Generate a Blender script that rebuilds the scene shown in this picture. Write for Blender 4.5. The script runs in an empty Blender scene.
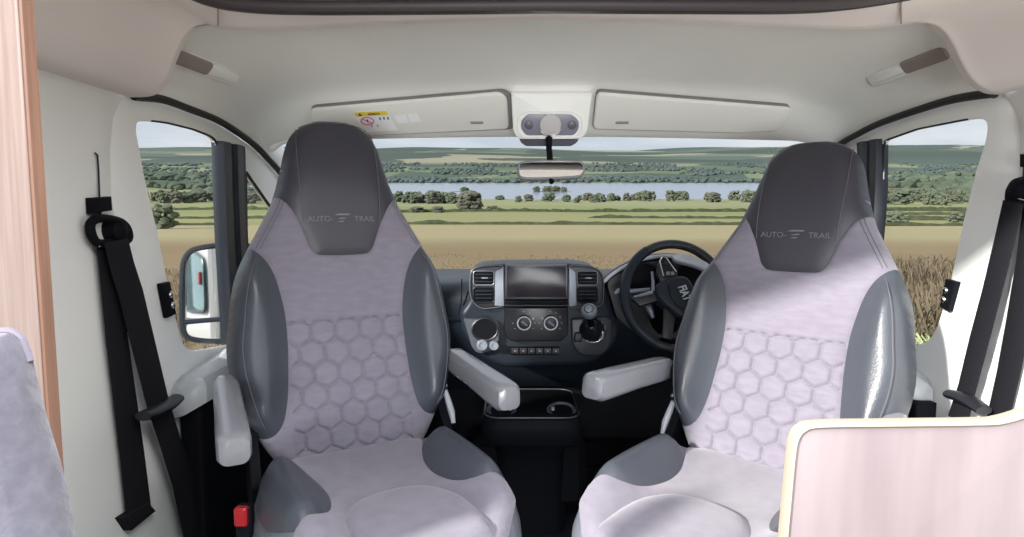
import bpy, bmesh, math, random
import numpy as np
from mathutils import Vector, Matrix, geometry, noise
random.seed(7)
PI = math.pi
S = bpy.context.scene
COL = S.collection
S.view_settings.view_transform = 'Standard'
S.view_settings.look = 'None'
S.view_settings.exposure = 0.0
S.view_settings.gamma = 1.0
S.view_settings.use_curve_mapping = False
# ---------------------------------------------------------------- camera
F = 620.0
PITCH = math.radians(5.0)
CAMZ = 1.15
cam = bpy.data.cameras.new('camera'); cam.sensor_width = 36.0; cam.lens = F / 1024 * 36
cam.clip_start = 0.02; cam.clip_end = 30000
cam_o = bpy.data.objects.new('camera', cam); COL.objects.link(cam_o)
cam_o.location = (0, 0, CAMZ); cam_o.rotation_euler = (PI / 2 - PITCH, 0, 0)
S.camera = cam_o
CP, SP = math.cos(PITCH), math.sin(PITCH)
CAM = Vector((0, 0, CAMZ))
def ray(x, y):
    a = (x - 512) / F; b = (268.5 - y) / F
    return Vector((a, CP + b * SP, -SP + b * CP))
def P(x, y, Y):
    d = ray(x, y); return CAM + d * (Y / d.y)
def PX(x, y, X):
    d = ray(x, y); return CAM + d * (X / d.x)
def PPl(x, y, o, n):
    d = ray(x, y); return CAM + d * ((o - CAM).dot(n) / d.dot(n))
# ---------------------------------------------------------------- materials
def mat(name, col, rough=0.6, metal=0.0, bump=0.0, bscale=200.0, var=0.0, vscale=8.0, spec=0.5, coat=0.0, emit=None, estr=1.0, stretch=None, var2=None, sheen=0.0):
    m = bpy.data.materials.new(name); m.use_nodes = True
    nt = m.node_tree; b = nt.nodes['Principled BSDF']
    b.inputs['Base Color'].default_value = (*col, 1); b.inputs['Roughness'].default_value = rough
    b.inputs['Metallic'].default_value = metal; b.inputs['Specular IOR Level'].default_value = spec
    b.inputs['Coat Weight'].default_value = coat
    b.inputs['Sheen Weight'].default_value = sheen
    tc = nt.nodes.new('ShaderNodeTexCoord')
    src = tc.outputs['Object']
    if stretch:
        mp = nt.nodes.new('ShaderNodeMapping'); mp.inputs['Scale'].default_value = stretch
        nt.links.new(src, mp.inputs['Vector']); src = mp.outputs['Vector']
    n = nt.nodes.new('ShaderNodeTexNoise'); n.inputs['Scale'].default_value = vscale; n.inputs['Detail'].default_value = 5
    nt.links.new(src, n.inputs['Vector'])
    r = nt.nodes.new('ShaderNodeValToRGB')
    c2 = var2 if var2 else tuple(c * (1 - var) for c in col)
    r.color_ramp.elements[0].position = 0.35; r.color_ramp.elements[1].position = 0.65
    r.color_ramp.elements[0].color = (*c2, 1); r.color_ramp.elements[1].color = (*col, 1)
    nt.links.new(n.outputs['Fac'], r.inputs['Fac']); nt.links.new(r.outputs['Color'], b.inputs['Base Color'])
    if bump > 0:
        n2 = nt.nodes.new('ShaderNodeTexNoise'); n2.inputs['Scale'].default_value = bscale; n2.inputs['Detail'].default_value = 3
        nt.links.new(src, n2.inputs['Vector'])
        bp = nt.nodes.new('ShaderNodeBump'); bp.inputs['Strength'].default_value = bump; bp.inputs['Distance'].default_value = 0.002
        nt.links.new(n2.outputs['Fac'], bp.inputs['Height']); nt.links.new(bp.outputs['Normal'], b.inputs['Normal'])
    if emit:
        b.inputs['Emission Color'].default_value = (*emit, 1); b.inputs['Emission Strength'].default_value = estr
    return m
def glassmat(name, tint=(1, 1, 1), refl=0.06):
    m = bpy.data.materials.new(name); m.use_nodes = True; nt = m.node_tree
    for n in list(nt.nodes): nt.nodes.remove(n)
    o = nt.nodes.new('ShaderNodeOutputMaterial'); t = nt.nodes.new('ShaderNodeBsdfTransparent'); g = nt.nodes.new('ShaderNodeBsdfGlossy')
    t.inputs['Color'].default_value = (*tint, 1); g.inputs['Roughness'].default_value = 0.02
    mx = nt.nodes.new('ShaderNodeMixShader'); lw = nt.nodes.new('ShaderNodeLayerWeight'); pw = nt.nodes.new('ShaderNodeMath'); pw.operation = 'POWER'; pw.inputs[1].default_value = 5
    ma = nt.nodes.new('ShaderNodeMath'); ma.operation = 'MULTIPLY_ADD'; ma.inputs[1].default_value = .35; ma.inputs[2].default_value = .02
    nt.links.new(lw.outputs['Facing'], pw.inputs[0]); nt.links.new(pw.outputs[0], ma.inputs[0]); nt.links.new(ma.outputs[0], mx.inputs[0]); nt.links.new(t.outputs[0], mx.inputs[1]); nt.links.new(g.outputs[0], mx.inputs[2])
    nt.links.new(mx.outputs[0], o.inputs[0]); return m
M = dict(
    liner=mat('headliner_fabric', (0.84, 0.845, 0.81), 0.9, bump=0.15, bscale=400, var=0.04, vscale=3),
    fascia=mat('fascia_board', (0.80, 0.735, 0.705), 0.75, var=0.04, vscale=3),
    wallp=mat('wall_lining', (0.76, 0.765, 0.74), 0.8, bump=0.1, bscale=300, var=0.03, vscale=3),
    white=mat('white_trim', (0.88, 0.89, 0.87), 0.5, var=0.02),
    visor=mat('visor_vinyl', (0.74, 0.74, 0.70), 0.7, bump=0.1, bscale=300),
    rubber=mat('rubber_seal', (0.015, 0.015, 0.017), 0.6),
    black=mat('black_plastic', (0.004, 0.0045, 0.007), 0.6, spec=0.10, bump=0.1, bscale=500),
    dash=mat('dash_plastic', (0.013, 0.018, 0.026), 0.38, spec=0.22, bump=0.15, bscale=500),
    dashd=mat('dash_dark_plastic', (0.009, 0.010, 0.014), 0.45, bump=0.1, bscale=500),
    gloss=mat('gloss_black', (0.008, 0.008, 0.012), 0.28, spec=0.3),
    silver=mat('satin_silver', (0.20, 0.22, 0.26), 0.45, metal=0.4),
    chrome=mat('chrome', (0.85, 0.86, 0.88), 0.15, metal=1.0),
    leather=mat('grey_leather', (0.056, 0.063, 0.078), 0.33, bump=0.25, bscale=260, var=0.06, vscale=20),
    headlea=mat('charcoal_leather', (0.037, 0.036, 0.048), 0.42, bump=0.25, bscale=260, var=0.06, vscale=20),
    rim=mat('pale_leather', (0.13, 0.14, 0.165), 0.35, bump=0.25, bscale=260, var=0.06, vscale=20),
    fabric=mat('lavender_fabric', (0.205, 0.190, 0.232), 0.95, bump=0.5, bscale=420, var2=(0.178, 0.163, 0.205), vscale=28, stretch=(1, 1, 3), sheen=0.3),
    stitch=mat('stitching', (0.10, 0.10, 0.12), 0.7),
    logo=mat('embossed_logo', (0.15, 0.15, 0.17), 0.5),
    armtop=mat('armrest_leather', (0.20, 0.205, 0.225), 0.27, bump=0.12, bscale=260, coat=0.4),
    belt=mat('belt_webbing', (0.008, 0.008, 0.011), 0.85, bump=0.4, bscale=600, spec=.2),
    wood=mat('pink_oak', (0.375, 0.285, 0.25), 0.5, var2=(0.30, 0.215, 0.185), vscale=5, stretch=(45, 45, 1.2)),
    woodedge=mat('oak_edge_band', (0.27, 0.15, 0.10), 0.5, var2=(0.19, 0.10, 0.07), vscale=4, stretch=(30, 30, 1)),
    board=mat('pale_ash', (0.235, 0.195, 0.205), 0.4, var2=(0.19, 0.155, 0.165), vscale=2.2, stretch=(9, 9, 1)),
    cream=mat('cream_edging', (0.33, 0.28, 0.22), 0.5),
    sofa=mat('sofa_chenille', (0.14, 0.136, 0.165), 0.95, bump=1.0, bscale=70, var2=(0.11, 0.104, 0.132), vscale=60, sheen=0.3),
    floor=mat('dark_floor', (0.018, 0.020, 0.032), 0.5, var=0.3, vscale=30),
    red=mat('buckle_red', (0.30, 0.008, 0.012), 0.4),
    yellow=mat('sticker_yellow', (0.80, 0.62, 0.06), 0.5),
    paper=mat('sticker_paper', (0.85, 0.86, 0.88), 0.5),
    ink=mat('sticker_ink', (0.06, 0.05, 0.07), 0.5),
    pinkink=mat('sticker_red', (0.70, 0.10, 0.22), 0.5),
    lens=mat('lamp_lens', (0.50, 0.48, 0.48), 0.55),
    lampb=mat('lamp_bezel', (0.20, 0.20, 0.26), 0.3),
    frit=mat('frit_grey', (0.10, 0.10, 0.125), 0.4),
    mirror=mat('mirror_glass', (0.90, 0.91, 0.90), 0.03, metal=1.0),
    carbody=mat('white_bodywork', (0.62, 0.64, 0.66), 0.25, coat=0.5),
    shade=mat('gap_shade_grey', (0.20, 0.19, 0.185), 0.8),  # flat grey that imitates the shadow round the visors
    pale=mat('pale_satin', (0.50, 0.52, 0.56), 0.35),
    handle=mat('handle_brown', (0.30, 0.25, 0.23), 0.5),
    glass=glassmat('window_glass'),
)
# ---------------------------------------------------------------- mesh helpers
def link(o):
    COL.objects.link(o); return o
def mkmesh(name, vs, fs, mats, smooth=True, mi=None):
    me = bpy.data.meshes.new(name)
    me.from_pydata([tuple(v) for v in vs], [], [tuple(f) for f in fs])
    for m in (mats if isinstance(mats, (list, tuple)) else [mats]): me.materials.append(m)
    bm = bmesh.new(); bm.from_mesh(me)
    bmesh.ops.recalc_face_normals(bm, faces=bm.faces); bm.to_mesh(me); bm.free()
    if mi is not None:
        me.polygons.foreach_set('material_index', mi)
    if smooth:
        me.polygons.foreach_set('use_smooth', [True] * len(me.polygons))
        try: me.set_sharp_from_angle(angle=math.radians(smooth if smooth > 1 else 38))
        except Exception: pass
    me.update(); return me
def tag(o, label=None, cat=None, group=None, kind=None):
    if label: o['label'] = label
    if cat: o['category'] = cat
    if group: o['group'] = group
    if kind: o['kind'] = kind
    return o
def obj(name, g, m, parent=None, smooth=True, label=None, loc=None):
    """g = (verts, faces) in world space (parent at identity rotation) -> one object"""
    vs, fs = g[0], g[1]
    vs = [Vector(v) for v in vs]
    base = Vector((0, 0, 0))
    if parent is not None:
        base = parent['_w'] if False else WLOC.get(parent.name, Vector((0, 0, 0)))
    if loc is None:
        if parent is None:
            mn = Vector([min(v[i] for v in vs) for i in range(3)]); mx = Vector([max(v[i] for v in vs) for i in range(3)])
            loc = Vector(((mn.x + mx.x) / 2, (mn.y + mx.y) / 2, mn.z))
        else: loc = base
    o = bpy.data.objects.new(name, mkmesh(name, [v - loc for v in vs], fs, m, smooth))
    link(o)
    if parent is not None:
        o.parent = parent; o.location = loc - base
    else: o.location = loc
    WLOC[o.name] = Vector(loc)
    if label: o['label'] = label
    return o
WLOC = {}
def thing(name, label, cat, loc, group=None):
    o = link(bpy.data.objects.new(name, None)); o.empty_display_size = 0.05
    o.location = loc; WLOC[o.name] = Vector(loc)
    return tag(o, label, cat, group)
def structure(name, g, m, smooth=True):
    o = obj(name, g, m, None, smooth); o['kind'] = 'structure'; return o
def join(*gs):
    vs, fs = [], []
    for g in gs:
        b = len(vs); vs += list(g[0]); fs += [tuple(i + b for i in f) for f in g[1]]
    return vs, fs
def loft(rings, closed=True, cap0=False, cap1=False):
    n = len(rings[0]); vs = [v for r in rings for v in r]; fs = []
    for k in range(len(rings) - 1):
        for i in range(n if closed else n - 1):
            j = (i + 1) % n
            fs.append((k * n + i, k * n + j, (k + 1) * n + j, (k + 1) * n + i))
    if cap0: fs.append(tuple(range(n))[::-1])
    if cap1: fs.append(tuple((len(rings) - 1) * n + i for i in range(n)))
    return vs, fs
def cr(pts, n=8, closed=False):
    """catmull-rom through points"""
    pts = [Vector(p) for p in pts]; out = []
    N = len(pts)
    for i in range(N if closed else N - 1):
        p1, p2 = pts[i], pts[(i + 1) % N]
        p0 = pts[(i - 1) % N] if (closed or i > 0) else p1 * 2 - p2
        p3 = pts[(i + 2) % N] if (closed or i + 2 < N) else p2 * 2 - p1
        for k in range(n):
            t = k / n
            out.append(0.5 * ((2 * p1) + (p2 - p0) * t + (2 * p0 - 5 * p1 + 4 * p2 - p3) * t * t + (3 * p1 - p0 - 3 * p2 + p3) * t ** 3))
    if not closed: out.append(pts[-1].copy())
    return out
def tube(path, r, seg=10, caps=True, closed=False, flat=1.0):
    path = [Vector(p) for p in path]; rings = []; N = len(path)
    up = Vector((0, 0, 1)); prev = None
    for i, p in enumerate(path):
        a = path[(i - 1) % N] if (closed or i > 0) else p; b = path[(i + 1) % N] if (closed or i < N - 1) else p
        t = (b - a).normalized()
        if prev is None:
            s = t.cross(up)
            if s.length < 1e-3: s = t.cross(Vector((1, 0, 0)))
            s.normalize()
        else: s = (prev - t * prev.dot(t)).normalized()
        prev = s; q = t.cross(s)
        rr = r[i] if isinstance(r, (list, tuple)) else r
        rings.append([p + s * math.cos(2 * PI * k / seg) * rr + q * math.sin(2 * PI * k / seg) * rr * flat for k in range(seg)])
    if closed: rings.append(rings[0]); return loft(rings)
    return loft(rings, True, caps, caps)
def lathe(prof, o, ax, seg=28):
    """prof list of (r, h); o origin; ax axis"""
    ax = Vector(ax).normalized(); s = ax.orthogonal().normalized(); q = ax.cross(s); o = Vector(o)
    rings = [[o + ax * h + s * math.cos(2 * PI * k / seg) * max(r, 1e-5) + q * math.sin(2 * PI * k / seg) * max(r, 1e-5) for k in range(seg)] for r, h in prof]
    return loft(rings, True, True, True)
def offset_loop(pts, n, d):
    """inward offset of coplanar loop"""
    N = len(pts); area = Vector((0, 0, 0))
    for i in range(N): area += pts[i].cross(pts[(i + 1) % N])
    sg = 1 if area.dot(n) > 0 else -1
    out = []
    for i in range(N):
        a, b, c = pts[i - 1], pts[i], pts[(i + 1) % N]
        e1 = (b - a); e2 = (c - b)
        if e1.length < 1e-9 or e2.length < 1e-9: out.append(b.copy()); continue
        e1.normalize(); e2.normalize()
        n1 = n.cross(e1) * sg; n2 = n.cross(e2) * sg
        m = (n1 + n2)
        if m.length < 1e-6: m = n1
        m.normalize(); k = 1 / max(0.5, m.dot(n1))
        out.append(b + m * d * k)
    return out
def slab(pts, n, thick, bev=0.004, steps=3):
    """closed prism: front face on pts (n towards viewer), body behind"""
    pts = [Vector(p) for p in pts]; n = Vector(n).normalized(); rings = []
    for k in range(steps + 1):
        a = PI / 2 * k / steps
        rings.append([q - n * bev * (1 - math.sin(a)) for q in offset_loop(pts, n, bev * (1 - math.cos(a)))][:] if False else
                     [q - n * bev * (1 - math.cos(a)) for q in offset_loop(pts, n, bev * (1 - math.sin(a)))])
    rings.append([p - n * thick for p in pts])
    return loft(rings, True, True, True)
def rrect(w, h, r, seg=5, cx=0, cy=0):
    out = []
    for (x, y, a0) in ((w / 2 - r, h / 2 - r, 0), (-w / 2 + r, h / 2 - r, 90), (-w / 2 + r, -h / 2 + r, 180), (w / 2 - r, -h / 2 + r, 270)):
        for k in range(seg + 1):
            a = math.radians(a0 + 90 * k / seg); out.append((cx + x + r * math.cos(a), cy + y + r * math.sin(a)))
    return out
def roundpoly(pts, r, seg=4):
    """round corners of 2D polygon, r scalar or list"""
    out = []; N = len(pts)
    for i in range(N):
        a, b, c = Vector(pts[i - 1]), Vector(pts[i]), Vector(pts[(i + 1) % N])
        rr = r[i] if isinstance(r, (list, tuple)) else r
        d1 = (a - b); d2 = (c - b); rr = min(rr, d1.length * .49, d2.length * .49)
        if rr <= 0: out.append(b); continue
        p1 = b + d1.normalized() * rr; p2 = b + d2.normalized() * rr
        for k in range(seg + 1):
            t = k / seg; out.append(p1 * (1 - t) ** 2 + b * 2 * t * (1 - t) + p2 * t * t)
    return out
def densify(poly, step, closed=True):
    out = []; N = len(poly)
    for i in range(N if closed else N - 1):
        a, b = Vector(poly[i]), Vector(poly[(i + 1) % N]); k = max(1, int(math.ceil((b - a).length / step)))
        for j in range(k): out.append(a + (b - a) * j / k)
    return out
def dist_poly(pts, poly, closed=True):
    pts = np.asarray(pts, float); P0 = np.asarray([tuple(p) for p in poly], float)
    A = P0 if closed else P0[:-1]; B = np.roll(P0, -1, 0) if closed else P0[1:]
    best = np.full(len(pts), 1e9)
    for a, b in zip(A, B):
        d = b - a; L = d @ d
        if L < 1e-14: continue
        t = np.clip(((pts - a) @ d) / L, 0, 1); q = a + t[:, None] * d
        best = np.minimum(best, np.hypot(*(pts - q).T))
    return best
def inside(pts, poly):
    pts = np.asarray(pts, float); P0 = np.asarray([tuple(p) for p in poly], float); r = np.zeros(len(pts), bool)
    x, y = pts.T; Q = np.roll(P0, 1, 0)
    for (x1, y1), (x2, y2) in zip(P0, Q):
        c = ((y1 > y) != (y2 > y))
        with np.errstate(divide='ignore', invalid='ignore'):
            r ^= c & (x < (x2 - x1) * (y - y1) / (y2 - y1 + 1e-30) + x1)
    return r
def patch(outer, holes=(), step=0.01, bstep=None):
    """triangulated patch of a 2D polygon with holes; returns pts(Nx2), faces, outer boundary index list"""
    bstep = bstep or step
    loops = [densify(outer, bstep)] + [densify(h, bstep) for h in holes]
    V = []; Ed = []
    for L in loops:
        b = len(V); V += [tuple(p)[:2] for p in L]; Ed += [(b + i, b + (i + 1) % len(L)) for i in range(len(L))]
    A = np.array(V); mn = A.min(0); mx = A.max(0)
    gx = np.arange(mn[0], mx[0], step); gy = np.arange(mn[1], mx[1], step * .87)
    G = np.array([(x + (step / 2 if j % 2 else 0), y) for j, y in enumerate(gy) for x in gx])
    if len(G):
        k = inside(G, loops[0])
        for h in loops[1:]: k &= ~inside(G, h)
        G = G[k]
    if len(G):
        d = dist_poly(G, loops[0])
        for h in loops[1:]: d = np.minimum(d, dist_poly(G, h))
        G = G[d > step * .45]
    pts = V + [tuple(g) for g in G]
    r = geometry.delaunay_2d_cdt([Vector(p) for p in pts], Ed, [], 0, 1e-7)
    vs = np.array([tuple(v) for v in r[0]]); fs = np.array([tuple(f) for f in r[2] if len(f) == 3])
    c = vs[fs].mean(1); k = inside(c, loops[0])
    for h in loops[1:]: k &= ~inside(c, h)
    fs = [tuple(int(i) for i in f) for f in fs[k]]
    bl = []
    orig = r[3]; mp = {}
    for i, os in enumerate(orig):
        for o in os: mp[o] = i
    bl = [mp[i] for i in range(len(loops[0]))]
    return vs, fs, bl
def grid(rows):
    return loft(rows, closed=False)
def both(g, n, th):
    """give an open patch a thickness along -n (per-vertex constant)"""
    vs, fs = g; N = len(vs); from collections import Counter
    c = Counter(); 
    for f in fs:
        for i in range(len(f)): a, b = f[i], f[(i + 1) % len(f)]; c[(min(a, b), max(a, b))] += 1
    out = list(vs) + [Vector(v) - Vector(n) * th for v in vs]
    ff = list(fs) + [tuple(i + N for i in f[::-1]) for f in fs]
    for f in fs:
        for i in range(len(f)):
            a, b = f[i], f[(i + 1) % len(f)]
            if c[(min(a, b), max(a, b))] == 1: ff.append((b, a, a + N, b + N))
    return out, ff
def box(c, sx, sy, sz, bev=0.003, ax=None):
    """bevelled box centred on c; ax = (x,y,z) unit axes"""
    ax = ax or (Vector((1, 0, 0)), Vector((0, 1, 0)), Vector((0, 0, 1)))
    r = rrect(sx, sz, min(bev * 1.5, sx * .3, sz * .3), 3); c = Vector(c)
    pts = [c - ax[1] * sy / 2 + ax[0] * x + ax[2] * z for x, z in r]
    n = -ax[1]
    rings = [[q + ax[1] * bev for q in [p for p in pts]]]
    f0 = offset_loop(pts, n, bev)
    rings = [f0, [p + ax[1] * bev for p in pts], [p + ax[1] * (sy - bev) for p in pts], [q + ax[1] * sy for q in f0]]
    return loft(rings, True, True, True)
def text_geo(s, size, mtx, depth=0.0006, align='CENTER', bold=0.0):
    cu = bpy.data.curves.new('t', 'FONT'); cu.body = s; cu.size = size; cu.extrude = depth; cu.align_x = align; cu.align_y = 'CENTER'; cu.offset = bold
    cu.resolution_u = 3
    o = bpy.data.objects.new('t', cu); COL.objects.link(o)
    dg = bpy.context.evaluated_depsgraph_get(); me = bpy.data.meshes.new_from_object(o.evaluated_get(dg))
    vs = [mtx @ v.co for v in me.vertices]; fs = [tuple(p.vertices) for p in me.polygons]
    bpy.data.objects.remove(o); bpy.data.curves.remove(cu); bpy.data.meshes.remove(me)
    return vs, fs
def frame(o, x, y):
    x = Vector(x).normalized(); y = Vector(y); z = x.cross(y).normalized(); y = z.cross(x)
    return Matrix(((x.x, y.x, z.x, o[0]), (x.y, y.y, z.y, o[1]), (x.z, y.z, z.z, o[2]), (0, 0, 0, 1)))
# ================================================================ SEATS (facing rearwards)
HALF = [(0, .492), (.035, .490), (.065, .480), (.090, .461), (.107, .435), (.118, .402), (.127, .365), (.137, .328), (.147, .297), (.156, .272),
        (.173, .240), (.193, .203), (.213, .165), (.230, .130), (.242, .095), (.250, .055), (.257, .0), (.263, -.05), (.261, -.10), (.253, -.145),
        (.242, -.19), (.227, -.23), (.205, -.262), (.182, -.300), (.15, -.335), (.08, -.35), (0, -.352)]
RH = [Vector(p) for p in cr([Vector((a, b, 0)) for a, b in HALF], 3)]
RIGHT = [(p.x, p.y) for p in RH]
OUT = RIGHT + [(-x, y) for x, y in RIGHT[::-1][1:-1]]
def seg_right(v0, v1):      # outline points on the right side with v between (top to bottom)
    return [(x, y) for x, y in RIGHT if v1 < y < v0 and x > 0.02]
def mir(l): return [(-x, y) for x, y in l[::-1]]
def curve2(pts, n=5): return [(p.x, p.y) for p in cr([Vector((a, b, 0)) for a, b in pts], n)]
def outx(v):
    for (x0, y0), (x1, y1) in zip(RIGHT, RIGHT[1:]):
        if y1 <= v <= y0 and x0 > .02: return x0 + (x1 - x0) * (y0 - v) / (y0 - y1 + 1e-9)
    return .2
HB = curve2([(outx(.294), .294), (.134, .284), (.117, .265), (.106, .246), (.092, .217), (.081, .187), (.073, .166), (.064, .155), (.05, .1495), (0, .148)], 4)
HLOW = HB + mir(HB)[1:]               # right corner -> left corner
BI = curve2([(outx(.174), .174), (.192, .160), (.173, .138), (.158, .108), (.147, .068), (.138, .01), (.1365, -.055), (.139, -.11), (.142, -.155), (.147, -.19), (.156, -.225), (.172, -.248), (.195, -.257), (outx(-.250), -.250)], 4)
HEADP = [p for p in RIGHT if p[1] > .294 and p[0] > 0.0001]
HEADPOLY = [(0, .492)] + HEADP + HLOW + mir(HEADP)
BOLR = [BI[0]] + seg_right(.174, -.250) + BI[::-1][:-1]
BOTR = [p for p in RIGHT if p[1] < -.250 and p[0] > .0001]
FABR = seg_right(.294, .174) + BI + BOTR
FABPOLY = HLOW[::-1] + FABR + [RIGHT[-1]] + mir(FABR)
def bolbump(pts):
    out = np.zeros(len(pts))
    for poly in (BOLR, mir(BOLR)):
        ins = inside(pts, poly); d = dist_poly(pts, BI if poly is BOLR else mir(BI), closed=False)
        t = np.clip(d / .055, 0, 1); t = t * t * (3 - 2 * t); out += np.where(ins, .032 * t, 0)
    return out
def base_h(pts, R=.05, T=.042):
    pts = np.asarray(pts, float); d = dist_poly(pts, OUT)
    k = 1 - np.clip(d / R, 0, 1); h = T * np.sqrt(np.clip(1 - k ** 2.4, 0, 1))
    v = pts[:, 1]; h = h + np.where(d > 0, 1, 0) * .014 * np.exp(-((v - .33) / .12) ** 2) * np.clip(d / .06, 0, 1)
    h -= .012 * np.clip(d / .1, 0, 1) * np.exp(-((v - .02) / .16) ** 2)
    return h
def front_part(poly, step, puff=.005, sg=.007, hexes=False, bolster=False, lift=0.0):
    vs, fs, bl = patch(poly, step=step, bstep=min(step, .008))
    d = dist_poly(vs, poly); h = base_h(vs)
    dO = dist_poly(vs, OUT)
    e = np.clip(dO / .012, 0, 1)
    h = h + e * (puff * (1 - np.exp(-d / sg)) - .0015) + lift * e
    if bolster: h += bolbump(vs) * np.clip(dO / .05, 0, 1) ** .6
    if hexes:
        W = .0565; a = W / 2; R3 = W * 0.8660
        u, v = vs[:, 0], vs[:, 1] - .0
        def hd(cx, cy):
            x = np.abs(((u - cx + W / 2) % W) - W / 2); y = np.abs(((v - cy + R3) % (2 * R3)) - R3)
            return np.maximum(x, x * .5 + y * .8660)
        dd = np.minimum(hd(0, -.03), hd(W / 2, -.03 - R3))
        ed = a - dd
        inb = (v < -.004) & (np.abs(u) < .135)
        g = np.where(inb, .0072 * np.exp(-(ed / .0030) ** 2) - .003 * np.clip(ed / a, 0, 1), 0)
        g += np.where(np.abs(u) < .128, .004 * np.exp(-((v + .004) / .003) ** 2), 0)
        h = h - g
    return [Vector((p[0], -w, p[1])) for p, w in zip(vs, h)], fs
def body_geo():
    vs, fs, bl = patch(OUT, step=.014, bstep=.010)
    h = base_h(vs) * .9 ; d = dist_poly(vs, OUT); h = np.where(d > 1e-6, h - .004 * np.clip(d / .02, 0, 1), 0) + bolbump(vs) * .6 * np.clip(d / .05, 0, 1)
    k = 1 - np.clip(d / .045, 0, 1); b = -.085 * np.sqrt(np.clip(1 - k ** 2.6, 0, 1))
    N = len(vs); V = [Vector((p[0], -w, p[1])) for p, w in zip(vs, h)]; bs = set(bl); mp = {}
    for i in range(N):
        if i in bs: mp[i] = i
        else: mp[i] = len(V); V.append(Vector((vs[i][0], -b[i], vs[i][1])))
    return V, list(fs) + [tuple(mp[i] for i in f[::-1]) for f in fs]
def on_front(pl, lift=.004, bol=False):
    pts = np.array(pl); h = base_h(pts) + (bolbump(pts) if bol else 0) + lift
    return [Vector((p[0], -w, p[1])) for p, w in zip(pl, h)]
# ---- cushion (u, s forward, height)
CH = [(0, -.03), (.12, -.03), (.175, -.015), (.215, .045), (.242, .11), (.254, .19), (.254, .27), (.243, .35), (.220, .42), (.180, .482), (.115, .522), (0, .536)]
CW = .93
CR = [(p.x * CW, p.y) for p in cr([Vector((a, b, 0)) for a, b in CH], 4)]
COUT = CR + [(-x, y) for x, y in CR[::-1][1:-1]]
CB = curve2([(.128, .10), (.145, .075), (.172, .062), (.2, .075), (.222, .110), (.234, .17), (.234, .245), (.221, .312), (.2, .360), (.186, .353), (.16, .342), (.137, .315), (.119, .27), (.109, .21), (.114, .15), (.128, .10)], 4)[:-1]
CB = [(x * .985, y * .97 + .026) for x, y in CB]
CBL = mir(CB)
CARCH = curve2([(-.112, .475), (-.112, .40), (-.104, .34), (-.075, .285), (-.03, .262), (0, .258), (.03, .262), (.075, .285), (.104, .34), (.112, .40), (.112, .475)], 4)
INN = [(x * 1.015, y * .97 + .026) for x, y in curve2([(.124, .10), (.110, .15), (.1055, .21), (.115, .27), (.133, .315), (.155, .342), (.180, .353), (.194, .360)], 4)]
FABC = curve2([(.135, -.02), (.152, .03), (.142, .085), (.126, .123)], 4)[:-1] + INN + curve2([(.197, .375), (.206, .395), (.19, .43), (.155, .475), (.112, .512), (0, .525)], 4)[1:]
FABCP = [(0, -.022)] + FABC + [(-x, y) for x, y in FABC[::-1][1:]]
ARCHP = CARCH + curve2([(.112, .475), (.10, .505), (0, .520), (-.10, .505), (-.112, .475)], 4)[1:-1]
CT = .150
def ctop(pts):
    pts = np.asarray(pts, float); d = dist_poly(pts, COUT); k = 1 - np.clip(d / .055, 0, 1)
    h = -.05 + .05 * np.sqrt(np.clip(1 - k ** 2.3, 0, 1))
    s = pts[:, 1]; a = np.abs(pts[:, 0])
    bp = np.exp(-((a - .178) / .045) ** 2) * np.clip((s - .02) / .1, 0, 1) * np.clip((.50 - s) / .16, 0, 1)
    h += .046 * bp - .012 * np.exp(-(a / .10) ** 2) * np.exp(-((s - .15) / .12) ** 2)
    return h
def cpart(poly, step, puff, sg=.008, holes=(), lift=0.0):
    vs, fs, bl = patch(poly, holes, step=step, bstep=min(step, .009)); d = dist_poly(vs, poly)
    for hh in holes: d = np.minimum(d, dist_poly(vs, hh))
    h = ctop(vs) + puff * (1 - np.exp(-d / sg)) - .001 + lift
    return [Vector((p[0], -p[1], w)) for p, w in zip(vs, h)], fs
def cbody():
    vs, fs, bl = patch(COUT, step=.014, bstep=.012); h = ctop(vs) - .004
    V = [Vector((p[0], -p[1], w)) for p, w in zip(vs, h)]; F_ = list(fs); prev = list(bl)
    for (dz, sc) in ((-.075, 1.012), (-.11, 1.0), (-.135, .97), (-.15, .93)):
        cur = []
        for i in bl: cur.append(len(V)); V.append(Vector((vs[i][0] * sc, -(.25 + (vs[i][1] - .25) * sc), dz)))
        for i in range(len(bl)):
            j = (i + 1) % len(bl); F_.append((prev[i], prev[j], cur[j], cur[i]))
        prev = cur
    F_.append(tuple(prev)); return V, F_
def cfront():
    # fabric nose running down the front of the cushion
    loop = [p for p in COUT]; pts = [p for p in densify(COUT, .012) if p.y > .3 and abs(p.x) < .118]
    pts.sort(key=lambda p: p.x); rows = []
    n = [Vector((p.x * .55, .30)) for p in pts]
    for (dz, o, si) in ((-.010, .0, -.024), (-.024, .0, -.008), (-.045, .0, .003), (-.075, .0, .010), (-.11, .0, .005), (-.132, .0, -.006)):
        rows.append([Vector((p.x * (1 + o), -(p.y + o + si), dz)) for p in pts])
    return grid(rows)
def child(name, g, m, parent, label=None, smooth=True):
    o = bpy.data.objects.new(name, mkmesh(name, g[0], g[1], m, smooth)); link(o); o.parent = parent
    if label: o['label'] = label
    return o
def armrest(sx):
    # padded bar running forward from the backrest side; local to seat root (origin on the seat line)
    u = sx * .272
    L = [(-.05, .172, .022, .024), (-.042, .173, .026, .028), (.0, .170, .027, .029), (.10, .160, .027, .029), (.20, .150, .029, .031), (.255, .144, .029, .031), (.272, .141, .025, .027), (.280, .137, .013, .014)]
    rings = []
    for s, h, w, t in L:
        rings.append([Vector((u + x, -s, h - t + z)) for x, z in rrect(2 * w, 2 * t, min(w, t) * .6, 5)])
    return loft(rings, True, True, True)
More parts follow.
